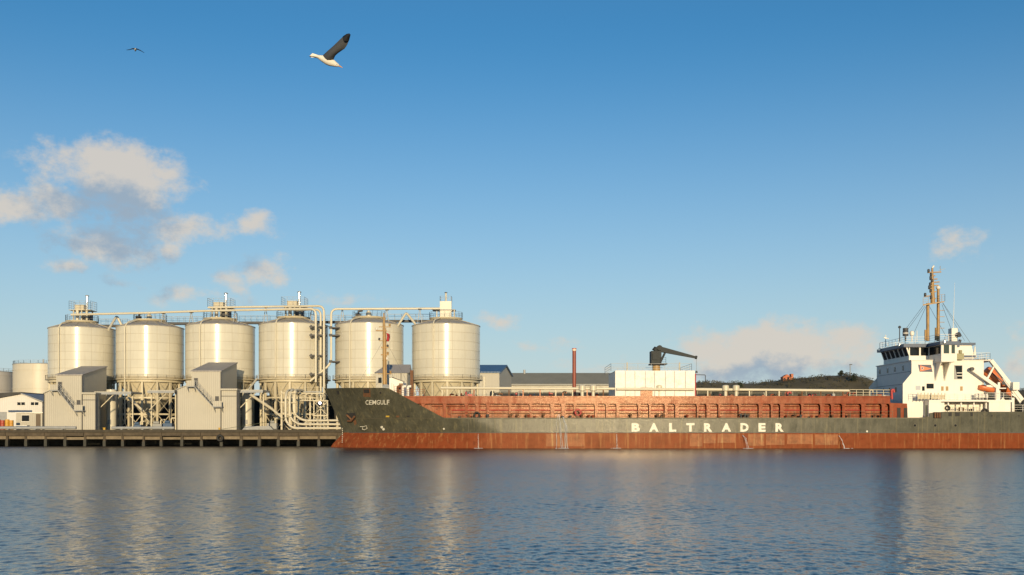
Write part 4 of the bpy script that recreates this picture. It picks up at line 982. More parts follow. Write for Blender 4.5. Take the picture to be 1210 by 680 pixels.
# --- cargo trunk
TX0, TX1 = -16.2, 56.3
YT = 151.9
part(ship, 'trunk_wall', MB().box(TX0+1.2, TX1, YT, SC*2-YT, 4.36, 6.7), trunkw)
tr = part(ship, 'trunk_top', MB().hexa([(TX0,151.2,6.705),(TX1,151.2,6.705),(TX1,166.8,6.705),(TX0,166.8,6.705),(TX0,151.2,7.7),(TX1,151.2,7.7),(TX1,166.8,7.7),(TX0,166.8,7.7)]), trunkr)
part(tr, 'lip', MB().box(TX0-.05, TX1+.05, 151.12, 151.19, 7.52, 7.76), trunkr)
part(tr, 'lip', MB().box(TX0-.05, TX1+.05, 151.10, 151.19, 6.62, 6.78), trunkr)
STAYS = [500,525.5,551,564,576.5,602.5,627,652.6,665.5,679,704.5,717,730,755,768,787,800,824.6,837,850,874,898.7,912,924,948,971.4,983.6,996.8,1020,1044,1053.5]
def stay_mesh(w):
    mb = MB(); mb.box(-w, w, 0, .05, 0, 2.3); mb.box(-.03, .03, .05, .75, 0, 2.3)
    for s in (-1, 1):     # rounded gussets under the top strake
        pts = [(s*w*.99, 2.295)]+[(s*(w+.42-.42*math.cos(a)), 2.295-.42+.42*math.sin(a)) for a in [math.pi/2*i/5 for i in range(6)]]
        if s > 0: pts = pts[::-1]
        mb.prism(pts, .003, .045)
    return mb.mesh('stay')
SM = [stay_mesh(.20), stay_mesh(.27), stay_mesh(.14)]; rr = random.Random(2)
for px in STAYS: link('stay', SM[rr.randrange(3)], trunkr, ship, Vector((Xp(px,151.25), 151.25, 4.37))-BASE[ship])
red_line = part(ship, 'fire_main', MB().tube([(-9,151.75,5.68),(TX1-.2,151.75,5.68)], .075, 6), redp, 50)
part(ship, 'deck_line', MB().tube([(-12,151.7,6.25),(TX1-.2,151.7,6.25)], .05, 6), trunkr, 50)
part(ship, 'deck_line', MB().tube([(-9,151.8,5.2),(TX1-.2,151.8,5.2)], .06, 6), rustb, 50)
part(ship, 'bulwark_rail', MB().rail([(-9,150.25,4.5),(TX1,150.25,4.5)], .98, 3.1, .022, 2), edge)
rr = random.Random(21)
for k in range(46):      # fittings along the walkway: bitts, vent heads, valves
    x = rr.uniform(-8, 55); h = rr.uniform(.35,.8)
    part(ship, 'deck_fitting', MB().lathe([(.13,0),(.13,h*.6),(.22,h*.65),(.22,h)], (x, 150.85, 4.36), 8), rr.choice((rustb, darkst, trunkr, rustb)), 40)
for (px, py) in ((563.5,491),(683,487.5)):
    x = Xp(px,150.4); z = Zp(py,150.4)
    lb = thing('life_ring', {563.5:'dark ring on the walkway rail near the bow end of the trunk',683:'red ring on the walkway rail amidships'}[px], 'ring', (x,150.4,z))
    part(lb, 'ring', ring((x,150.4,z), .42, .13), rubber if px < 600 else redp, 60)
part(ship, 'trunk_end_house', MB().hexa([(TX1+.003,151.4,4.36),(59.0,151.4,4.36),(59.0,166.6,4.36),(TX1+.003,166.6,4.36),(TX1+.003,151.4,6.75),(58.9,151.4,6.65),(58.9,166.6,6.65),(TX1+.003,166.6,6.75)]), trunkr)
for px in (1060, 1068): part(ship, 'door_recess', MB().box(Xp(px,151.4), Xp(px+4,151.4), 151.33, 151.397, 4.5, 6.0), darkin)

# --- on top of the trunk: the cream pipe, domes, railing, small gear
YP = 152.6
part(ship, 'discharge_pipe', MB().tube([W(521,458.6,YP), W(728,459.6,YP)], .20, 10), creamp, 50)
part(ship, 'discharge_pipe', MB().tube([W(728.5,460,151.9), W(820,460.3,151.9)], .2, 10), creamp, 50)
part(ship, 'discharge_pipe', MB().tube([W(820.5,460.2,YP), W(1003,461.8,YP)], .21, 10), creamp, 50)
for px in list(range(524, 724, 19))+[836,859,884,904,921,948,971,997]:
    x = Xp(px+rr.uniform(-2,2), YP); part(ship, 'pipe_post', MB().box(x-.09, x+.09, YP-.09, YP+.09, 7.7, 8.75), rr.choice((creamst, trunkr, rustb)))
for px, py in ((688,457.5),(701,457.5),(779,459.5),(857.5,459),(870,459)):
    x = Xp(px,152.3); d = part(ship, 'filter_dome', MB().lathe([(.25,7.7-.0),(.25,8.5),(.52,8.6),(.52,9.3),(.42,9.42),(.1,9.48)], (x,152.4,0), 14), creamp, 35)
for k in range(85):
    px = rr.uniform(482, 1046)
    if 724 < px < 824 and not 756 < px < 770: continue
    x = Xp(px, 155); Yk = rr.uniform(153.2, 161); h = rr.uniform(.3,.95); r = rr.uniform(.10,.28); m = rr.choice((redp, rustb, trunkr, darkst, trunkr, creamst, galv))
    kind = rr.random()
    if kind < .4: q = MB().lathe([(r*.6,0),(r*.6,h*.6),(r,h*.65),(r,h),(r*.4,h+.08)], (x,Yk,7.7), 10)
    elif kind < .7: q = MB().tube(fillet([(x,Yk,7.7),(x,Yk,7.7+h*1.3),(x+.5,Yk,7.7+h*1.3),(x+.5,Yk,7.7+h*.9)], .25), .12, 8)
    else: q = MB().box(x-r*1.8, x+r*1.8, Yk-.3, Yk+.3, 7.7, 7.7+h*.7).tube([(x-r,Yk-.32,7.7+h*.5),(x-r,Yk-.5,7.7+h*.5)], .15, 8)
    part(ship, 'vent' if kind < .7 else 'winch', q, m, 45)
for (a, b) in ((525,724),(824,1001)): part(ship, 'trunk_railing', MB().rail([W(a,469.4,157.5),W(b,469.4,157.5)], .95, 2.2, .03, 3), creamst)
part(ship, 'aft_railing', MB().rail([W(1004,470,152.4),W(1052,470.5,152.4)], 1.2, 1.1, .05, 3), creamst)
part(ship, 'aft_post', MB().tube(fillet([W(1054,472,152),W(1053.5,461,152),W(1056,460.5,152),W(1056.4,464,152)], .3), .17, 8), redp, 50)
# white covered deck house amidships
WX0, WX1, WY0 = Xp(727,152.2), Xp(821,152.2), 152.2
ZWT = Zp(438.5, WY0)
def sheeted():
    mb = MB(); nx, nz = 48, 14; vs = []; fs = []
    for j in range(nz+1):
        for i in range(nx+1):
            x = WX0+(WX1-WX0)*i/nx; z = 7.72+(ZWT-7.72)*j/nz
            d = noise.fractal(Vector((x*.9, 3, z*1.1)), 1, 2, 4)*.07 - abs(math.sin((x-WX0)*math.pi/2.0))*.05
            vs.append((x, WY0+d*min(1, (nz-j)*.5+.2), z))
    for j in range(nz):
        for i in range(nx): fs.append((j*(nx+1)+i, j*(nx+1)+i+1, (j+1)*(nx+1)+i+1, (j+1)*(nx+1)+i))
    return mb.add(vs, fs)
dh = part(ship, 'deck_shelter', MB().box(WX0+.05, WX1-.05, WY0+.25, 163, 7.72, ZWT-.06).box(WX0,WX1,WY0+.1,163.1,ZWT-.057,ZWT+.03), white_p)
part(dh, 'cover_sheet', sheeted(), M('white_sheeting', (.74,.71,.66), .45, .10, .8, .35, (.58,.52,.44), bump=.07, bscale=2.2), 50)
part(dh, 'railing', MB().rail([(WX0-.6,152.6,ZWT),(WX1-.4,152.6,ZWT),(WX1-.4,162.6,ZWT),(WX0-.6,162.6,ZWT),(WX0-.6,152.6,ZWT)], 1.1, 2.2, .03, 3), galv)
strap = MB().box(-.035, .035, -.03, 0, 0, ZWT-7.78).mesh('strap')
for i in range(1, 8): link('strap', strap, galv, dh, Vector((WX0+(WX1-WX0)*i/8+.1*math.sin(i*3.), WY0-.10, 7.75))-BASE[ship])
part(dh, 'opening', MB().box(Xp(757,152), Xp(771,152), WY0-.16, WY0-.06, 7.72, 9.05), trunkr)
part(dh, 'drain_pipe', MB().tube([(WX1+.1,WY0-.05,7.72),(WX1+.1,WY0-.05,ZWT-.4)], .09, 8), redp, 50)
for px in (741, 803): part(dh, 'light_post', MB().tube([W(px,438.5,156), W(px,428.5,156)], .10, 6), creamst, 50)
part(ship, 'boom_rest', MB().tube(fillet([W(821.5,470,157), W(821.8,443,157), W(833.5,443.3,157), W(833.5,452,157)], .15), .06, 6), darkst, 50)
# --- deck crane
YC = 160.0
cr = part(ship, 'crane', MB().tube([W(775.5,470,YC), W(775.5,431.5,YC)], .62, 14), mastp, 50)
bx = lambda a, b, t, d, y0, y1: MB().box(Xp(a,YC), Xp(b,YC), y0, y1, Zp(d,YC), Zp(t,YC))
part(cr, 'slew_platform', bx(767.5,787,430.2,431.4,YC-1.5,YC+1.5), cranep)
part(cr, 'machinery_house', bx(768.6,780.5,415.5,430,YC-1.1,YC+1.1).box(Xp(770,YC),Xp(775,YC),YC-1.3,YC-1.103,Zp(426,YC),Zp(419,YC)), cranep)
part(cr, 'head_sheaves', MB().tube([W(774,415,YC),W(776,411,YC)], [.55,.4], 10).tube([(Xp(779,YC),YC-.5,Zp(411.5,YC)),(Xp(779,YC),YC+.5,Zp(411.5,YC))], .42, 12).bar(W(774,415.4,YC),W(782,412,YC),.5), cranep, 40)
def jib(a, b, h0, h1, w0, w1):
    a, b = Vector(a), Vector(b)
    P = lambda p, w, h: [p+Vector((0,-w,-h)), p+Vector((0,w,-h)), p+Vector((0,w,h)), p+Vector((0,-w,h))]
    return MB().hexa(P(a,w0,h0)+P(b,w1,h1))
part(cr, 'jib', jib(W(780.5,413,YC), W(822,422.6,YC), .42, .17, .4, .2), cranep)
part(cr, 'jib_tip', MB().tube([W(821.5,422.4,YC), W(823.6,422.9,YC)], .28, 10), cranep, 40)
part(cr, 'luffing_cylinder', MB().tube([W(780.5,428,YC), W(786,416.5,YC)], .17, 8), cranep, 50)
part(cr, 'platform_rail', MB().rail([W(780.8,430.2,YC-1.4),W(786.8,430.2,YC-1.4),W(786.8,430.2,YC+1.4)], 1.0, .8, .03, 3), cranep)
part(cr, 'hook_wire', MB().tube([W(823,423,YC), W(823,439,YC)], .025, 4), wire); part(cr, 'hook', MB().tube([W(823,438.5,YC), W(823,441,YC)], [.14,.2], 8), darkst, 40)
# tall red vent stack
vsx = Xp(678.5,158)
vs_ = part(ship, 'vent_stack', MB().tube([(vsx,158,7.7),(vsx,158,Zp(415,158))], .30, 10), M('stack_red', (.26,.065,.04), .5, .15, 1.), 50)
part(vs_, 'pale_band', MB().tube([(vsx,158,Zp(415,158)+.003),(vsx,158,Zp(412.6,158))], .34, 10), M('stack_band', (.75,.55,.42), .5), 50)
part(vs_, 'cap', MB().tube([(vsx,158,Zp(412.6,158)+.003),(vsx,158,Zp(411.8,158))], .36, 10), redp, 50)

# --- forecastle: mast, hatch house, windlass
YM = SC
mx_ = Xp(454.5,YM)
fm = part(ship, 'foremast', MB().tube([(mx_,YM,8),(mx_-.05,YM,Zp(400,YM)),(mx_-.1,YM,Zp(383,YM)),(mx_-.12,YM,Zp(370,YM))], [.34,.26,.2,.1], 10), mastp, 50)
for (py, l, r_) in ((386.5,2.0,.10),(391,1.7,.16),(403,1.1,.09),(411,1.2,.2),(419.5,1.3,.15),(426,.9,.07),(442,2.3,.09)):
    s = -1 if py in (391,403) else 1
    part(fm, 'crosstree', MB().bar((mx_-.45*l if s > 0 else mx_-.8*l, YM, Zp(py,YM)), (mx_+.5*l if s > 0 else mx_+.2*l, YM, Zp(py,YM)), r_*1.6, r_*1.2), mastp)
    part(fm, 'mast_lamp', MB().lathe([(.12,0),(.16,.05),(.16,.3),(.1,.36)], (mx_+(-.75*l if s < 0 else .4*l), YM-.1, Zp(py,YM)+.1), 8), rr.choice((darkst, mastp, shipwh)), 40)
part(fm, 'ladder', MB().bar((mx_+.36,YM-.2,8),(mx_+.2,YM-.2,Zp(388,YM)),.05).bar((mx_+.36,YM+.2,8),(mx_+.2,YM+.2,Zp(388,YM)),.05), mastp)
for e in ((420,459,158),(489,467,159)): part(fm, 'stay_wire', MB().tube([(mx_,YM,Zp(400,YM)), W(*e)], .022, 4), wire)
fgx, fgz = Xp(458.4,YM), Zp(404,YM)
fg = thing('flag', 'small red flag hanging limp on the ship foremast', 'flag', (fgx,YM,fgz))
mb = MB(); vs = []; fs = []
for i in range(4):
    for j in range(9):
        q = j/8; vs.append((fgx-.25+.18*i*(1-.25*q)+.08*math.sin(i*2+q*4), YM+.16*math.sin(i*2.2+q*2), Zp(393.6,YM)-1.35*q-.06*i*(1-q)))
for i in range(3):
    for j in range(8): fs.append((i*9+j, i*9+j+1, (i+1)*9+j+1, (i+1)*9+j))
fo = part(fg, 'cloth', mb.add(vs, fs), M('flag_red', (.40,.03,.04), .8), 80)
md = fo.modifiers.new('thickness', 'SOLIDIFY'); md.thickness = .015
part(fg, 'halyard', MB().tube([(fgx-.27,YM,Zp(392,YM)),(fgx-.27,YM,Zp(408,YM))], .015, 4), rope)
fh = part(ship, 'forecastle_house', MB().prism([(Xp(461,156),7.95),(Xp(478,156),7.95),(Xp(477,156),Zp(452,156)),(Xp(464,156),Zp(446.5,156)),(Xp(461,156),Zp(447.5,156))], 155, 160), shipwh)
part(fh, 'door', MB().box(Xp(471.5,155),Xp(476.3,155),154.93,154.997,7.95,Zp(453.3,155)), M('brown_side', (.22,.13,.07), .6))
part(fh, 'roof_edge', MB().bar((Xp(463.5,155)-.1,154.9,Zp(446.3,155)+.06),(Xp(478,155),154.9,Zp(451.8,155)+.06),.16,.1), darkst)
part(fh, 'ladder', MB().bar((Xp(463,154.9),154.9,8.0),(Xp(463,154.9),154.9,9.9),.05).bar((Xp(465,154.9),154.9,8.0),(Xp(465,154.9),154.9,9.7),.05), galv)
for (px, w, h) in ((447,2.2,.9),(456.5,1.0,1.5),(440,.8,.6),(424,.9,.5),(416,.6,.6)):
    x = Xp(px,157); part(ship, 'windlass', MB().tube([(x-w/2,157,8.2+h*.55),(x+w/2,157,8.2+h*.55)], h*.5, 10).box(x-w*.3,x+w*.3,156.6,157.4,8.0,8.2+h), rr.choice((shipwh, galv, darkst)), 40)
for px in (470, 476, 482): 
    x = Xp(px,153.5); part(ship, 'vent', MB().tube(fillet([(x,153.5,5.5),(x,153.5,9.3),(x+.5,153.5,9.3)], .25), .2, 8), rr.choice((shipwh, rustb)), 50)
part(ship, 'mooring_post', MB().box(Xp(485,155),Xp(488.5,155),154.6,155.4,7.6,Zp(438,155)), rustb)
part(ship, 'forecastle_railing', MB().rail([(-17.6,152.1,8.3),(-15.6,151.6,7.75),(-13,151.3,7.75)], 1.0, .9, .03, 3), trunkr)

# --- superstructure
SY0, SY1 = 152.0, 166.5
XF, XL, XA = 59.8, 58.5, 70.6
sup = part(ship, 'superstructure', MB().box(XF, XA, SY0, SY1, 4.36, 13.07), shipwh)
for yy in (SY0, SY1-.12): part(sup, 'fashion_plate', MB().prism([(XL,4.36),(XF-.003,4.36),(XF-.003,11.2),(XL,9.65)], yy, yy+.12), shipwh)
def fwindow(x, y, z, w, h, nm='window'):
    o = part(sup, nm, MB().box(x-.03, x-.003, y-w/2, y+w/2, z-h/2, z+h/2), glassd); return o
for y in (165.1, 161.7, 158.6, 155.3): fwindow(XF, y, 12.16, .55, .75)
for y in (163.4, 160.8, 158.2, 155.1, 153.3): fwindow(XF, y, 9.0, .5, .7)
for z in (11.5, 9.72): part(sup, 'deck_line', MB().box(XF-.05, XF-.003, SY0+.15, SY1-.15, z-.04, z+.04), galv)
part(sup, 'deck_lip', MB().box(XF-.12, XA+1.2, SY0-.15, SY1+.15, 13.073, 13.2), shipwh)
def side_box(a, b, t, d, mat, nm, y=SY0, th=.04): return part(sup, nm, MB().box(Xp(a,y), Xp(b,y), y-th, y-.003, Zp(d,y), Zp(t,y)), mat)
side_box(1094.8,1103.2,453.6,459.4,glassd,'window')
pw_ = M('curtained_pane', (.40,.27,.13), .15, .1)
for px in (1091, 1113.5, 1119, 1136): 
    w_ = side_box(px-1.5,px+1.5,456.8,462,pw_ if px > 1100 else glassd,'window'); part(w_, 'frame', MB().box(Xp(px-1.8,SY0),Xp(px+1.8,SY0),SY0-.06,SY0-.003,Zp(462.6,SY0),Zp(462.05,SY0)), shipwh)
side_box(1127.5,1137,431.8,448.4,galv,'screen_frame',th=.10)
part(sup, 'window', MB().prism([(Xp(1128.2,SY0),Zp(432.6,SY0)),(Xp(1136.3,SY0),Zp(432.6,SY0)),(Xp(1136.3,SY0),Zp(447.8,SY0)),(Xp(1131,SY0),Zp(447.8,SY0))], SY0-.16, SY0-.103), glassd)
for py in (440.5, 444): side_box(1130,1136.3,py,py+.9,shipwh,'window_bar',th=.2)
side_box(1082,1087.6,456,461,M('grey_panel',(.42,.43,.48),.5),'door_panel')
# company flag painted on the side: blue field, orange pennant with a ring
y = SY0
em = part(sup, 'emblem', MB().prism([(Xp(p,y),Zp(q,y)) for p, q in ((1084.7,431.2),(1100,431.4),(1101.9,439.8),(1086.6,439.5))][::-1], y-.03, y-.003), M('emblem_blue', (.035,.045,.10), .45))
part(em, 'pennant', MB().prism([(Xp(p,y),Zp(q,y)) for p, q in ((1087.2,432.0),(1101,435.9),(1088.2,439.0),(1086.9,438.6))][::-1], y-.05, y-.031), M('emblem_orange', (.72,.18,.06), .45))
part(em, 'ring', ring((Xp(1089.6,y), y-.06, Zp(435.4,y)), .19, .055), M('emblem_grey', (.62,.60,.58), .45), 60)
part(em, 'ring_centre', MB().tube([(Xp(1089.6,y),y-.07,Zp(435.4,y)),(Xp(1089.6,y),y-.052,Zp(435.4,y))], .1, 10), MATS['emblem_blue'])
# bridge
BY0, BY1 = 154.0, 164.5; BX0, BX1 = 60.2, 67.5; WZ0, WZ1, RZ = 13.98, 15.2, 15.75
br = part(ship, 'bridge', MB().box(BX0, BX1, BY0, BY1, 13.203, WZ0).box(BX0-.45, BX1, BY0, BY1, WZ1, RZ-.5).box(BX0+1.0, BX1, BY0+.25, BY1-.25, WZ0+.002, WZ1-.002), shipwh)
npn = 6; wy = (BY1-BY0)/npn
for i in range(npn):
    a, b = BY0+wy*i+.16, BY0+wy*(i+1)-.16; f = .42
    part(br, 'window', MB().hexa([(BX0+.05,a,WZ0),(BX0+.12,a,WZ0),(BX0+.12,b,WZ0),(BX0+.05,b,WZ0),(BX0+.05-f,a,WZ1),(BX0+.12-f,a,WZ1),(BX0+.12-f,b,WZ1),(BX0+.05-f,b,WZ1)]), glassd)
for i in range(npn+1):
    c0 = BY0+wy*i; a, b = max(BY0, c0-.16), min(BY1, c0+.16)
    part(br, 'mullion', MB().hexa([(BX0-.0,a,WZ0+.002),(BX0+.2,a,WZ0+.002),(BX0+.2,b,WZ0+.002),(BX0-.0,b,WZ0+.002),(BX0-.43,a,WZ1-.002),(BX0-.2,a,WZ1-.002),(BX0-.2,b,WZ1-.002),(BX0-.43,b,WZ1-.002)]), shipwh)
for (a, b) in ((60.35,61.75),(62.0,63.15)):
    part(br, 'window', MB().box(a, b, BY0+.03, BY0+.1, WZ0, WZ1), glassd)
for (a, b) in ((60.2,60.348),(61.752,61.998),(63.152,63.3),(65.6,67.5)): part(br, 'mullion', MB().box(a, b, BY0+.01, BY0+.2, WZ0+.002, WZ1-.002), shipwh)
for sgn in (-1, 1):
    ya, yb = (149.5, BY0-.003) if sgn < 0 else (BY1+.003, 168.5)
    wX0, wX1 = 63.2, 65.5
    wg = part(br, 'bridge_wing', MB().box(wX0, wX1, ya, yb, 12.75, WZ0).box(wX0-.05, wX1, ya, yb, WZ1, RZ-.5), shipwh)
    yo = ya if sgn < 0 else yb
    for (a, b) in ((wX0+.35,wX0+1.15),(wX0+1.5,wX0+2.0)):
        part(wg, 'window', MB().box(a, b, yo-.02 if sgn < 0 else yo-.06, yo+.06 if sgn < 0 else yo+.02, WZ0, WZ1), M('green_glass', (.05,.07,.06), .1, .1))
    for (a, b) in ((wX0,wX0+.348),(wX0+1.152,wX0+1.498),(wX0+2.002,wX1)): part(wg, 'mullion', MB().box(a, b, yo if sgn < 0 else yo-.2, yo+.2 if sgn < 0 else yo, WZ0+.002, WZ1-.002), shipwh)
    part(wg, 'window', MB().box(wX0-.02, wX0+.05, ya+.35, yb-.3, WZ0, WZ1), glassd)
    for (a, b) in ((ya+.202,ya+.348),(yb-.298,yb-.02)): part(wg, 'mullion', MB().box(wX0, wX0+.18, a, b, WZ0+.002, WZ1-.002), shipwh)
    part(wg, 'mullion', MB().box(wX1-.18, wX1-.01, ya+.21, yb-.02, WZ0+.002, WZ1-.002), shipwh)
    if sgn < 0:
        for x in (63.4, 64.75):      # curved brackets under the wing
            prof_ = [(152-.003, 12.74), (149.9, 12.74), (150.7, 12.2), (151.3, 11.5), (151.7, 10.7), (152-.003, 10.1)]
            part(wg, 'bracket', MB().prism(prof_, x, x+.16, 'x').prism([(149.9,12.741),(150.1,12.741),(151.997,10.3),(151.997,10.0)], x-.12, x-.003, 'x'), shipwh)
part(br, 'roof', MB().prism([(BX0-.95,BY0-.4),(62.8,BY0-.4),(62.9,149.2),(65.8,149.2),(65.8,BY0-.4),(BX1+.2,BY0-.4),(BX1+.2,BY1+.4),(65.8,BY1+.4),(65.8,168.8),(62.9,168.8),(62.8,BY1+.4),(BX0-.95,BY1+.4)], RZ-.498, RZ, 'z'), bluep)
part(br, 'roof_railing', MB().rail([(BX0-.6,BY0-.1,RZ),(62.6,BY0-.1,RZ),(63,149.6,RZ),(65.6,149.6,RZ),(65.6,BY0-.1,RZ),(BX1,BY0-.1,RZ),(BX1,BY1+.1,RZ),(BX0-.6,BY1+.1,RZ),(BX0-.6,BY0-.1,RZ)], 1.05, 1.4, .03, 3), shipwh)
for (x, y) in ((BX0-1.0,155.2),(63.5,149.1),(BX0-1.0,163.5)): part(br, 'search_lamp', MB().lathe([(.1,0),(.22,.1),(.22,.42),(.12,.5)], (x, y, RZ-.35), 10), chrome, 40)
# gear on the bridge roof
def roof_gear(nm, mb, mat, sm=45): return part(br, nm, mb, mat, sm)
q = W(1070,403,155); roof_gear('radar_scanner', MB().tube([q, W(1070,397,155)], .12, 8).tube([W(1070,397.2,155), W(1070,391,155)], .42, 12).tube([W(1070,390.6,155), W(1070,388,155)], .40, 12), darkst)
roof_gear('radar_band', MB().tube([W(1070,394.6,155), W(1070,393.6,155)], .44, 12), shipwh)
roof_gear('antenna_dome', MB().lathe([(.1,-1.3),(.1,-.4),(.28,-.36),(.36,0),(.28,.28),(.08,.38)], W(1077.5,394,156), 12), shipwh)
roof_gear('antenna_post', MB().tube([W(1063,404,156), W(1063,387,156)], .07, 6).lathe([(.2,0),(.24,.2),(.1,.36)], W(1063,388,156), 8), darkst)
roof_gear('antenna_post', MB().tube([W(1046.5,410,162), W(1046.5,396,162)], .07, 6).bar(W(1044,399,162), W(1050,400.5,162), .14), shipwh)
roof_gear('antenna_post', MB().tube([W(1083.5,404,156), W(1083.5,391,156)], .05, 6), shipwh)
roof_gear('gear_locker', MB().box(Xp(1122.5,153),Xp(1129.5,153),152.4,153.6,RZ,Zp(388.5,153)), shipwh)
roof_gear('horn', MB().tube([W(1129.5,397.5,152.5), W(1133.5,395.5,151.9)], [.2,.42], 10), darkst)
roof_gear('whip_antenna', MB().tube([W(1126.3,389,153), W(1127.3,360,153), W(1128.2,334,153)], [.05,.03,.012], 5), shipwh)
# main mast
YM2 = 158.0
ms_ = part(br, 'main_mast', MB().tube([W(1096.3,403,YM2), W(1096.3,358.5,YM2)], .24, 10).tube([W(1108.6,403,YM2), W(1108.6,341.5,YM2)], [.25,.2], 10).tube([W(1102.2,358.5,YM2), W(1101.8,340,YM2), W(1101.6,317,YM2)], [.34,.27,.14], 10), mastp, 50)
part(ms_, 'sheath', MB().tube([W(1093.4,402.5,YM2), W(1093.6,390,YM2)], .16, 8), mastp, 50); part(ms_, 'sheath', MB().tube([W(1106.2,402.5,YM2), W(1106.2,387.5,YM2)], .2, 8), mastp, 50)
part(ms_, 'platform', MB().hexa([W(1090.5,361.5,YM2-.9),W(1116,357.3,YM2-.9),W(1116,357.3,YM2+.9),W(1090.5,361.5,YM2+.9),W(1090.5,359.8,YM2-.9),W(1116,356,YM2-.9),W(1116,356,YM2+.9),W(1090.5,359.8,YM2+.9)]), mastp)
part(ms_, 'platform_rail', MB().rail([W(1090.8,359.6,YM2-.85),W(1097,358.8,YM2-.85)], 1.0, .6, .03, 3).rail([W(1109,357,YM2-.85),W(1116.5,356,YM2-.85),W(1116.5,356,YM2+.85)], 1.05, .6, .03, 3), mastp)
for (py, a, b) in ((322.3,1096,1112),(330.5,1098.5,1107.5),(338,1098,1109),(345.5,1098.5,1106),(350.5,1092,1099),(326.5,1099,1105),(334,1100,1110),(341.5,1097,1104),(353.5,1099,1106)):
    part(ms_, 'yard', MB().bar(W(a,py,YM2-.1), W(b,py-.6,YM2-.1), .22, .16), mastp)
    part(ms_, 'lamp', MB().lathe([(.14,0),(.2,.08),(.2,.4),(.12,.5)], W(a+1.2,py-.3,YM2-.35), 8), darkst, 40)
for py in (367, 374.5, 381, 388): part(ms_, 'rung_yard', MB().bar(W(1108.8,py,YM2), W(1116,py,YM2), .10, .08), mastp)
part(ms_, 'dome', MB().lathe([(.1,-.1),(.3,0),(.36,.2),(.2,.42)], W(1108.6,341.6,YM2), 10), shipwh, 45)
part(ms_, 'antenna', MB().tube([W(1111,322,YM2), W(1111,314.5,YM2)], .05, 5).bar(W(1109,319.5,YM2), W(1117,317.8,YM2), .06), galv); part(ms_, 'lamp', MB().tube([W(1101.5,317,YM2), W(1103.5,314.3,YM2)], .13, 8), shipwh)
for a, b in (((1092,360,YM2),(1068,392,156)),((1093,362,YM2),(1073,389,157)),((1094,363,YM2),(1078,398,156)),((1114,358,YM2),(1147,406,158)),((1114,358.5,YM2),(1140,403,156)),((1113,360,YM2),(1128,400,155)),((1098,362,YM2),(1118,398,160))):
    part(ms_, 'stay_wire', MB().tube([W(*a), W(*b)], .025, 4), wire)
# funnel casing
fu = part(ship, 'funnel', MB().hexa([(68.0,155.5,13.2),(70.9,155.5,13.2),(70.9,162.5,13.2),(68.0,162.5,13.2),(68.2,155.6,15.7),(70.4,155.6,15.7),(70.4,162.4,15.7),(68.2,162.4,15.7)]), shipwh)
part(fu, 'blue_band', MB().box(67.95,71.0,155.4,162.6,13.22,13.6), bluep); part(fu, 'blue_band', MB().box(67.9,70.97,155.38,162.62,13.85,14.15), bluep)
part(fu, 'top', MB().box(67.9,70.9,155.3,162.7,15.703,16.05), bluep)
for y in (157.5, 160): part(fu, 'exhaust_pipe', MB().tube([(69.3,y,16.0),(69.5,y,16.7)], .22, 8), darkst, 50)
part(ship, 'aft_railing', MB().rail([(67.6,152.1,13.2),(71.6,152.1,13.2),(71.6,166,13.2)], 1.05, 1.2, .03, 3), shipwh)
part(ship, 'aft_antenna', MB().tube([W(1151.5,423,157), W(1152,409,157)], [.32,.06], 8), shipwh, 50)
part(ship, 'deck_machinery', MB().box(66.2,67.3,151.2,152.6,13.2,14.1).tube([(66.8,151.3,14.1),(66.8,151.3,14.6)], .25, 8), M('olive_gear', (.30,.28,.16), .6), 40)
# poop: boat deck slab, side panels, open bay
PX0, PY = 61.7, 150.3
po = part(ship, 'poop_house', MB().box(PX0, 64.0, PY, SY0-.003, 4.36, 6.84).box(70.6, 73.8, PY, 152.4, 4.36, 6.84), shipwh)
part(po, 'boat_deck', MB().box(PX0, 74.2, PY-.05, 167.6, 6.843, 7.15), shipwh)
part(po, 'bay_wall', MB().box(64.003, 73.6, 152.9, 153.1, 4.36, 6.84), M('cream_wall', (.62,.55,.42), .5, .1, .6))
part(po, 'slot', MB().box(63.5, 70.3, PY-.09, PY-.053, 6.78, 6.9), darkin)
part(po, 'bay_floor', MB().box(64.0, 73.6, PY+.05, 152.9, 4.40, 4.6), trunkr)
part(po, 'side_door', MB().box(PX0-.04, PX0-.003, 150.8, 151.5, 4.6, 6.4), M('green_door', (.10,.14,.10), .5))
for x in (64.6, 66.5, 68.4, 70.2): part(po, 'pillar', MB().box(x-.09, x+.09, PY+.05, PY+.23, 4.6, 6.84), shipwh)
rr = random.Random(9)
for k in range(12):
    x = rr.uniform(64.3, 70); r = rr.uniform(.15,.4); part(po, 'deck_gear', MB().lathe([(r,0),(r,r*1.5),(r*.6,r*1.9)], (x, rr.uniform(151.2,152.4), 4.6+rr.choice((0,.8))), 8), rr.choice((darkst, rustb, galv, creamst, rubber)), 40)
ld = part(po, 'gangway_ladder', MB().box(Xp(1122,150.2),Xp(1159,150.2),PY-.16,PY-.08,5.42,5.5).box(Xp(1122,150.2),Xp(1159,150.2),PY-.16,PY-.08,6.06,6.13), creamst)
for i in range(16):
    x = Xp(1123+i*2.35,150.2); part(ld, 'rung', MB().box(x-.03,x+.03,PY-.15,PY-.09,5.5,6.06), creamst)
part(po, 'hose_reel', ring((Xp(1163.5,150.2), PY-.15, 5.25), .5, .16), rubber, 60)
part(po, 'hose_reel', ring((Xp(1119.5,150.2), PY-.15, 5.95), .3, .13), rubber, 60)
part(po, 'roller_fairlead', MB().box(Xp(1103,149.9),Xp(1112.5,149.9),149.86,149.95,4.45,5.35), darkin)
for i in range(3): x = Xp(1105+2.7*i,149.8); part(po, 'roller', MB().tube([(x,149.8,4.5),(x,149.8,5.3)], .13, 8), rustb, 50)
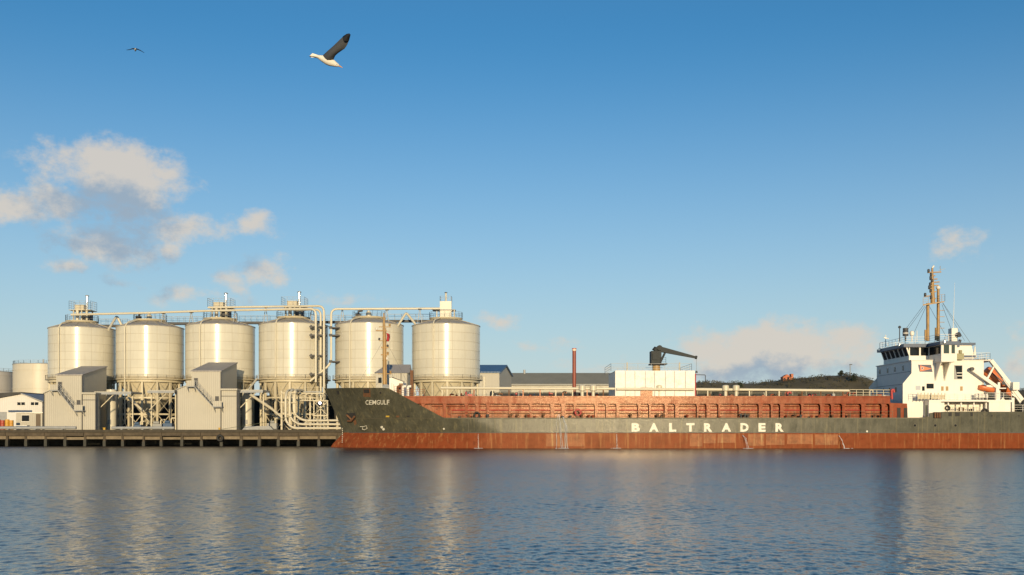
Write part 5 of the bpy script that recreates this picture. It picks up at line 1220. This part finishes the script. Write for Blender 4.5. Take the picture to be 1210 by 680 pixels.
for (a, b) in ((1121,1124.5),(1129,1134),(1147,1149.5)): part(po, 'hull_slot', MB().box(Xp(a,149.95),Xp(b,149.95),149.93,149.985,4.75,5.3), darkin)
for px in (1172, 1204): hull_patch('scupper', disc(px, 491.5, .9, 8), darkin, .03)
part(po, 'boat_deck_railing', MB().rail([(59.4,151.2,7.2),(62,150.4,7.2),(74,150.4,7.2)], 1.0, 1.2, .035, 3), shipwh)
part(po, 'rail_dodger', MB().box(Xp(1084,150.6),Xp(1116.5,150.6),150.5,150.53,7.3,7.95), M('canvas', (.55,.48,.34), .8, .25, 3.))
for i in range(9): x = Xp(1084.5+4*i,150.5); part(po, 'dodger_post', MB().box(x-.05,x+.05,150.42,150.498,7.16,8.25), creamst)
for (px, l) in ((1155.5,'nearer the superstructure'),(1163,'nearer the lifeboat ramp')):
    x = Xp(px,151.0); t = thing('life_raft', 'white life raft canister on the boat deck rail, the one ' + l, 'life raft', (x,151.0,7.15), 'life raft canisters')
    part(t, 'canister', MB().tube([(x-.5,151,7.75),(x-.42,151,7.75),(x+.42,151,7.75),(x+.5,151,7.75)], [.24,.36,.36,.24], 14), shipwh, 40)
    part(t, 'strap', MB().tube([(x-.06,151,7.75),(x+.06,151,7.75)], .375, 14), darkst, 40)
    for q in (-.3,.3): part(t, 'cradle', MB().box(x+q-.06,x+q+.06,150.75,151.25,7.15,7.5), galv)
# lifeboat ramp and boats
for Yr_ in (154.0, 160.0):
    part(ship, 'ramp_beam', MB().bar(W(1170.6,426,154)[:1]+(Yr_,)+W(1170.6,426,154)[2:], (Xp(1207.6,154),Yr_,Zp(473,154)), .55, .55), shipwh)
    part(ship, 'ramp_lower_beam', MB().bar((Xp(1185,154),Yr_,Zp(447,154)), (Xp(1206,154),Yr_,Zp(476.5,154)), .3, .3), shipwh)
    part(ship, 'ramp_strut', MB().bar((Xp(1174.6,154),Yr_,Zp(432.5,154)), (Xp(1166.8,154),Yr_,Zp(447,154)), .26, .26), shipwh)
    part(ship, 'ramp_post', MB().bar((Xp(1180,154),Yr_,7.15), (Xp(1180,154),Yr_,Zp(452,154)), .35, .3), shipwh)
    part(ship, 'ramp_foot', MB().bar((Xp(1207,154),Yr_,Zp(473,154)), (Xp(1195,154),Yr_,Zp(466,154)), .22, .22), shipwh)
part(ship, 'ramp_tie', MB().box(Xp(1170.6,154)-.2,Xp(1170.6,154)+.2,154.3,159.7,Zp(426,154)-.2,Zp(426,154)+.2), shipwh)
part(ship, 'ramp_box', MB().box(Xp(1195.5,153.4),Xp(1203,153.4),153.0,153.7,Zp(461,153.4),Zp(452,153.4)), shipwh)
part(ship, 'ramp_platform', MB().box(70.65,74.2,152.5,162,8.9,9.05).box(70.65,72.4,151.2,152.4,9.06,9.4), shipwh)
part(ship, 'boat_davit', MB().bar(W(1148.5,436.5,152.0-.8), W(1177,457,152.0-.8), .42, .5), shipwh)
part(ship, 'davit_sheave', MB().tube([(Xp(1148.2,151.2),150.9,Zp(436.3,151.2)),(Xp(1148.2,151.2),151.5,Zp(436.3,151.2))], .28, 10), darkst, 40)
part(ship, 'davit_post', MB().box(Xp(1176,151.2),Xp(1179.5,151.2),150.9,151.5,7.15,Zp(456,151.2)), shipwh)
part(ship, 'gantry_head', MB().bar((71.0,156,13.4),(Xp(1171,154),156,13.5),.3,.35).bar((71.0,158,13.4),(Xp(1171,154),158,13.5),.3,.35), darkst)
def boat(root, a, b, w, h, canopy, mat):
    a, b = Vector(a), Vector(b); ax = (b-a); L_ = ax.length; ax.normalize(); side = Vector((0,1,0)); up = side.cross(ax)*-1
    if up.z < 0: up = -up
    st_ = [(0,.55,.8),(.06,.8,.95),(.2,1,1),(.45,1.02,1),(.7,.9,.96),(.86,.62,.85),(.95,.32,.7),(1,.06,.55)]
    mb = MB(); n = 14; vs = []; fs = []
    for (t, sw, sh) in st_:
        for k in range(n):
            q = 2*math.pi*k/n; cx_, cz_ = math.cos(q), math.sin(q)
            cx_ = math.copysign(abs(cx_)**.7, cx_); cz_ = math.copysign(abs(cz_)**(.8 if cz_ > 0 else 1.1), cz_)
            top = canopy if cz_ > 0 else 1.0
            vs.append(a+ax*L_*t+side*cx_*w/2*sw+up*cz_*h/2*sh*top)
    for i in range(len(st_)-1):
        for k in range(n): fs.append((i*n+k, i*n+(k+1)%n, (i+1)*n+(k+1)%n, (i+1)*n+k))
    fs += [tuple(range(n)), tuple(range(len(st_)*n-1, (len(st_)-1)*n-1, -1))]
    part(root, 'hull', mb.add(vs, fs), mat, 50)
    return a, ax, side, up, L_
lbt = thing('lifeboat', 'orange enclosed free fall lifeboat tilted on the stern ramp', 'lifeboat', W(1180,452,157))
a, ax, side, up, L_ = boat(lbt, W(1164.5,437.5,157), W(1197,466,157), 1.9, 1.75, 1.0, orangep)
part(lbt, 'wheelhouse', MB().add([a+ax*L_*s_+side*q*.5+up*(.75+u_) for s_, u_ in ((.10,0),(.12,.5),(.32,.45),(.40,0)) for q in (-1,1)], [(0,2,3,1),(2,4,5,3),(4,6,7,5),(0,6,4,2),(1,3,5,7)]), orangep)
part(lbt, 'window', MB().add([a+ax*L_*s_+side*q*.42+up*u_ for s_, u_ in ((.335,1.2),(.385,.9)) for q in (-1,1)]+[a+ax*(L_*s_+.04)+side*q*.42+up*u_ for s_, u_ in ((.335,1.2),(.385,.9)) for q in (-1,1)], [(0,1,3,2),(4,6,7,5),(0,4,5,1),(2,3,7,6),(0,2,6,4),(1,5,7,3)]), glassd)
part(lbt, 'hatch', MB().tube([a+ax*L_*.55-side*.98, a+ax*L_*.55-side*.9], .3, 12), darkst, 40)
part(lbt, 'fender_strip', MB().bar(a+ax*L_*.15-side*.98, a+ax*L_*.72-side*.93, .08, .14), darkst)
rbt = thing('rescue_boat', 'small open orange rescue boat slung below the white davit arm', 'boat', W(1167,463,151.8))
a, ax, side, up, L_ = boat(rbt, W(1156.5,456.5,151.8), W(1179,461.5,151.8), 1.3, 1.15, .35, orangep)
part(rbt, 'cockpit', MB().add([a+ax*L_*s_+side*q*.42+up*(.24) for s_ in (.12,.62) for q in (-1,1)]+[a+ax*L_*s_+side*q*.40+up*(.30) for s_ in (.13,.61) for q in (-1,1)], [(4,5,7,6),(0,1,5,4),(2,6,7,3),(0,4,6,2),(1,3,7,5)]), darkst)
part(rbt, 'sling', MB().tube([a+ax*L_*.25+up*.2, W(1163,447,151.4)], .03, 4).tube([a+ax*L_*.7+up*.2, W(1170,452,151.4)], .03, 4), wire)
# stern gear at the picture's edge
part(ship, 'stern_winch', MB().tube([(77.0,152.5,6.2),(79.0,152.5,6.2)], .6, 12).box(76.6,77.0,152,153,5.0,6.9), darkst, 40)
part(ship, 'stern_railing', MB().rail([(74.2,150.3,5.4),(84,150.3,5.4)], 1.0, 1.5, .03, 3), shipwh)
part(ship, 'stern_post', MB().box(75.6,76.0,153.6,154.4,4.4,7.6), shipwh)

# --- water running off the deck
foam = M('falling_water', (.62,.64,.66), .35, .1, 4.)
def stream(pts, r, label, n=3, spread=.12, seed=1):
    rr = random.Random(seed); p0 = W(*pts[0]); t = thing('water_stream', label, 'water', (p0[0], p0[1], 0), 'water running off the ship')
    for k in range(n):
        P_ = [Vector(W(*p)) for p in pts]; dx = rr.uniform(-spread, spread)
        path = []
        for i in range(13):
            f = i/12*(len(P_)-1); j = min(int(f), len(P_)-2); v = P_[j].lerp(P_[j+1], f-j)
            path.append(v+Vector((dx*(.4+f)+rr.uniform(-1,1)*.05, -.02*i/12-rr.uniform(0,.05), 0)))
        part(t, 'trickle', MB().tube(path, [r*rr.uniform(.2,.75) for _ in path], 5), foam, 60)
    e = W(*pts[-1]); mb = MB()
    for k in range(16):
        x, y = e[0]+rr.gauss(0,.22+spread), e[1]-rr.uniform(0,.9); s = rr.uniform(.03,.09)
        mb.lathe([(s*2.2,-.02),(s*1.6,.03*rr.uniform(.6,2)),(s*.3,.05)], (x, y, 0), 7)
    part(t, 'splash', mb, foam, 60)
stream([(660,490,149.9),(659.5,500,149.85),(661,529.6,149.6)], .05, 'leftmost of the white water trickles amidships below the deck', 3, .22, 1)
stream([(665,493,149.9),(667,503,149.85),(666,529.8,149.5)], .05, 'second white water trickle amidships, beside the leftmost one', 3, .25, 2)
stream([(877.5,514.5,149.9),(880.5,518,149.3),(883.5,529.8,148.9)], .05, 'thin water jet from the hull below the last letters of the name', 2, .06, 3)
stream([(991.5,515,149.9),(995,520,149.3),(998,529.8,148.9)], .045, 'thin water jet from the hull right of the painted name', 2, .06, 4)
stream([(728.5,513,149.9),(728.6,520,149.8),(728.8,529.8,149.7)], .035, 'faint straight trickle on the red hull left of the painted name', 2, .05, 5)
stream([(564.8,513,150.1),(565,520,150.0),(565,529.8,149.9)], .03, 'faint trickle on the red hull nearest the bow', 2, .05, 6)

# ------------------------------------------------------------------ gulls
def feather_wing(root, fwd, out, nrm, chord0, pts_le, pts_te, mat, tip, name='wing'):
    """pts_le / pts_te: leading and trailing edge stations as points"""
    n = len(pts_le); vs = []; fs = []; k = 5
    for i in range(n):
        a, b = Vector(pts_le[i]), Vector(pts_te[i]); th = .028*(1-i/(n-1))+.004
        for s in (1, -1):
            for j in range(k):
                q = j/(k-1); vs.append(a.lerp(b, q)+nrm*(s*th*math.sin(math.pi*min(1, q*.9+.08))+.035*math.sin(math.pi*q)*(1-i/n)))
    def id_(i, s, j): return i*2*k+(0 if s > 0 else k)+j
    for i in range(n-1):
        for j in range(k-1):
            fs.append((id_(i,1,j), id_(i+1,1,j), id_(i+1,1,j+1), id_(i,1,j+1))); fs.append((id_(i,-1,j), id_(i,-1,j+1), id_(i+1,-1,j+1), id_(i+1,-1,j)))
        fs.append((id_(i,1,0), id_(i,-1,0), id_(i+1,-1,0), id_(i+1,1,0))); fs.append((id_(i,1,k-1), id_(i+1,1,k-1), id_(i+1,-1,k-1), id_(i,-1,k-1)))
    o = part(root, name, MB().add(vs, fs), mat, 60)
    return o
gullw = M('gull_white', (.72,.68,.60), .8, .06, 8.); gullg = M('gull_grey', (.055,.058,.066), .8, .1, 10.); gullk = M('gull_black', (.015,.015,.017), .7, .1, 10.); beak = M('gull_beak', (.55,.26,.05), .5, .05)
def loft(stations, n=12):
    mb = MB(); vs = []; fs = []
    for (c, w, h, t, u) in stations:
        sd = t.cross(u)
        for k in range(n):
            q = 2*math.pi*k/n; vs.append(c+sd*math.cos(q)*w+u*math.sin(q)*h)
    m = len(stations)
    fs = [(i*n+k, i*n+(k+1)%n, (i+1)*n+(k+1)%n, (i+1)*n+k) for i in range(m-1) for k in range(n)]+[tuple(range(n-1,-1,-1)), tuple(range((m-1)*n, m*n))]
    return mb.add(vs, fs)
YG = 16.0; GZ = lambda zx, zy, Y=YG: Vector(W(340+zx/8.5, 20+zy/8.5, Y))
gl = thing('gull', 'large gull with one dark wing raised, flying right in the upper left sky', 'gull', GZ(400,435))
t_ = (GZ(520,500)-GZ(250,390)).normalized(); u_ = Vector((-t_.z, 0, t_.x)) if t_.x > 0 else Vector((t_.z,0,-t_.x))
K = 1/8.5*YG/F_PX
body = loft([(GZ(222,398),.030,.004,t_,u_),(GZ(262,400),.034,.012,t_,u_),(GZ(305,402),.030,.026*1.0,t_,u_),(GZ(350,420),.048,.050,t_,u_),(GZ(395,440),.060,.064,t_,u_),(GZ(430,455),.058,.064,t_,u_),(GZ(460,468),.044,.050,t_,u_),(GZ(485,481),.034,.036,t_,u_),(GZ(505,489),.024,.024,t_,u_),(GZ(517,494),.010,.012,t_,u_)], 14)
bo = part(gl, 'body', body, gullw, 70)
part(bo, 'bill', loft([(GZ(513,493),.010,.012,t_,u_),(GZ(535,503),.007,.009,t_,u_),(GZ(551,513),.002,.003,t_,u_)], 8), beak, 60)
part(bo, 'eye', MB().lathe([(.001,-.006),(.005,-.003),(.005,.003),(.001,.006)], GZ(494,478,YG-.03), 8), gullk, 60)
part(gl, 'tail', MB().add([GZ(*p, YG+d) for d in (-.004,.004) for p in ((305,385),(318,408),(240,410),(218,396),(248,366))], [(0,1,2,3,4),(9,8,7,6,5)]+[(i,(i+1)%5,(i+1)%5+5,i+5) for i in range(5)]), gullw)
def gull_wing(dY, shade, tipm, sh=0):
    le = [(462,425),(475,395),(500,370),(535,345),(572,320),(596,285),(615,240),(626,200),(632,178)]
    te = [(355,392),(372,376),(405,345),(440,315),(478,280),(518,240),(552,208),(585,184),(618,172)]
    n = len(le); f = lambda i: YG + dY*(.12+.88*i/(n-1)); sg = 1 if dY < 0 else -1
    L_ = [GZ(le[i][0]+sh, le[i][1], f(i)) for i in range(n)]; T_ = [GZ(te[i][0]+sh, te[i][1], f(i)) for i in range(n)]
    nr = (L_[4]-L_[0]).cross(T_[2]-L_[2]).normalized()
    w = feather_wing(gl, None, None, nr, 0, L_[:7], T_[:7], shade, tipm)
    feather_wing(w, None, None, nr, 0, L_[6:], T_[6:], tipm, tipm, 'wing_tip')
gull_wing(-.34, gullg, gullk); gull_wing(.34, gullg, gullk, -6)
YF = 70.0; GF = lambda zx, zy, Y=YF: Vector(W(130+zx/17., 40+zy/17., Y))
g2 = thing('gull', 'tiny distant gull with drooping wings near the top left corner', 'gull', GF(510,322))
t2 = Vector((.35,-.93,.05)).normalized(); u2 = Vector((0,0,1))
c = GF(510,324)
part(g2, 'body', loft([(c-t2*.26,.03,.01,t2,u2),(c-t2*.12,.06,.06,t2,u2),(c+t2*.05,.075,.08,t2,u2),(c+t2*.17,.04,.045,t2,u2),(c+t2*.26,.008,.008,t2,u2)], 8), gullw, 70)
for sgn, pts in ((1, ((515,308),(560,318),(620,345),(690,388))), (-1, ((500,308),(450,306),(400,322),(330,330)))):
    L_ = [GF(*p)+t2*(.07-.01*i) for i, p in enumerate(pts)]; T_ = [GF(*p)-t2*(.10-.025*i) for i, p in enumerate(pts)]
    feather_wing(g2, None, None, Vector((0,0,1)), 0, L_, T_, gullk, gullk)
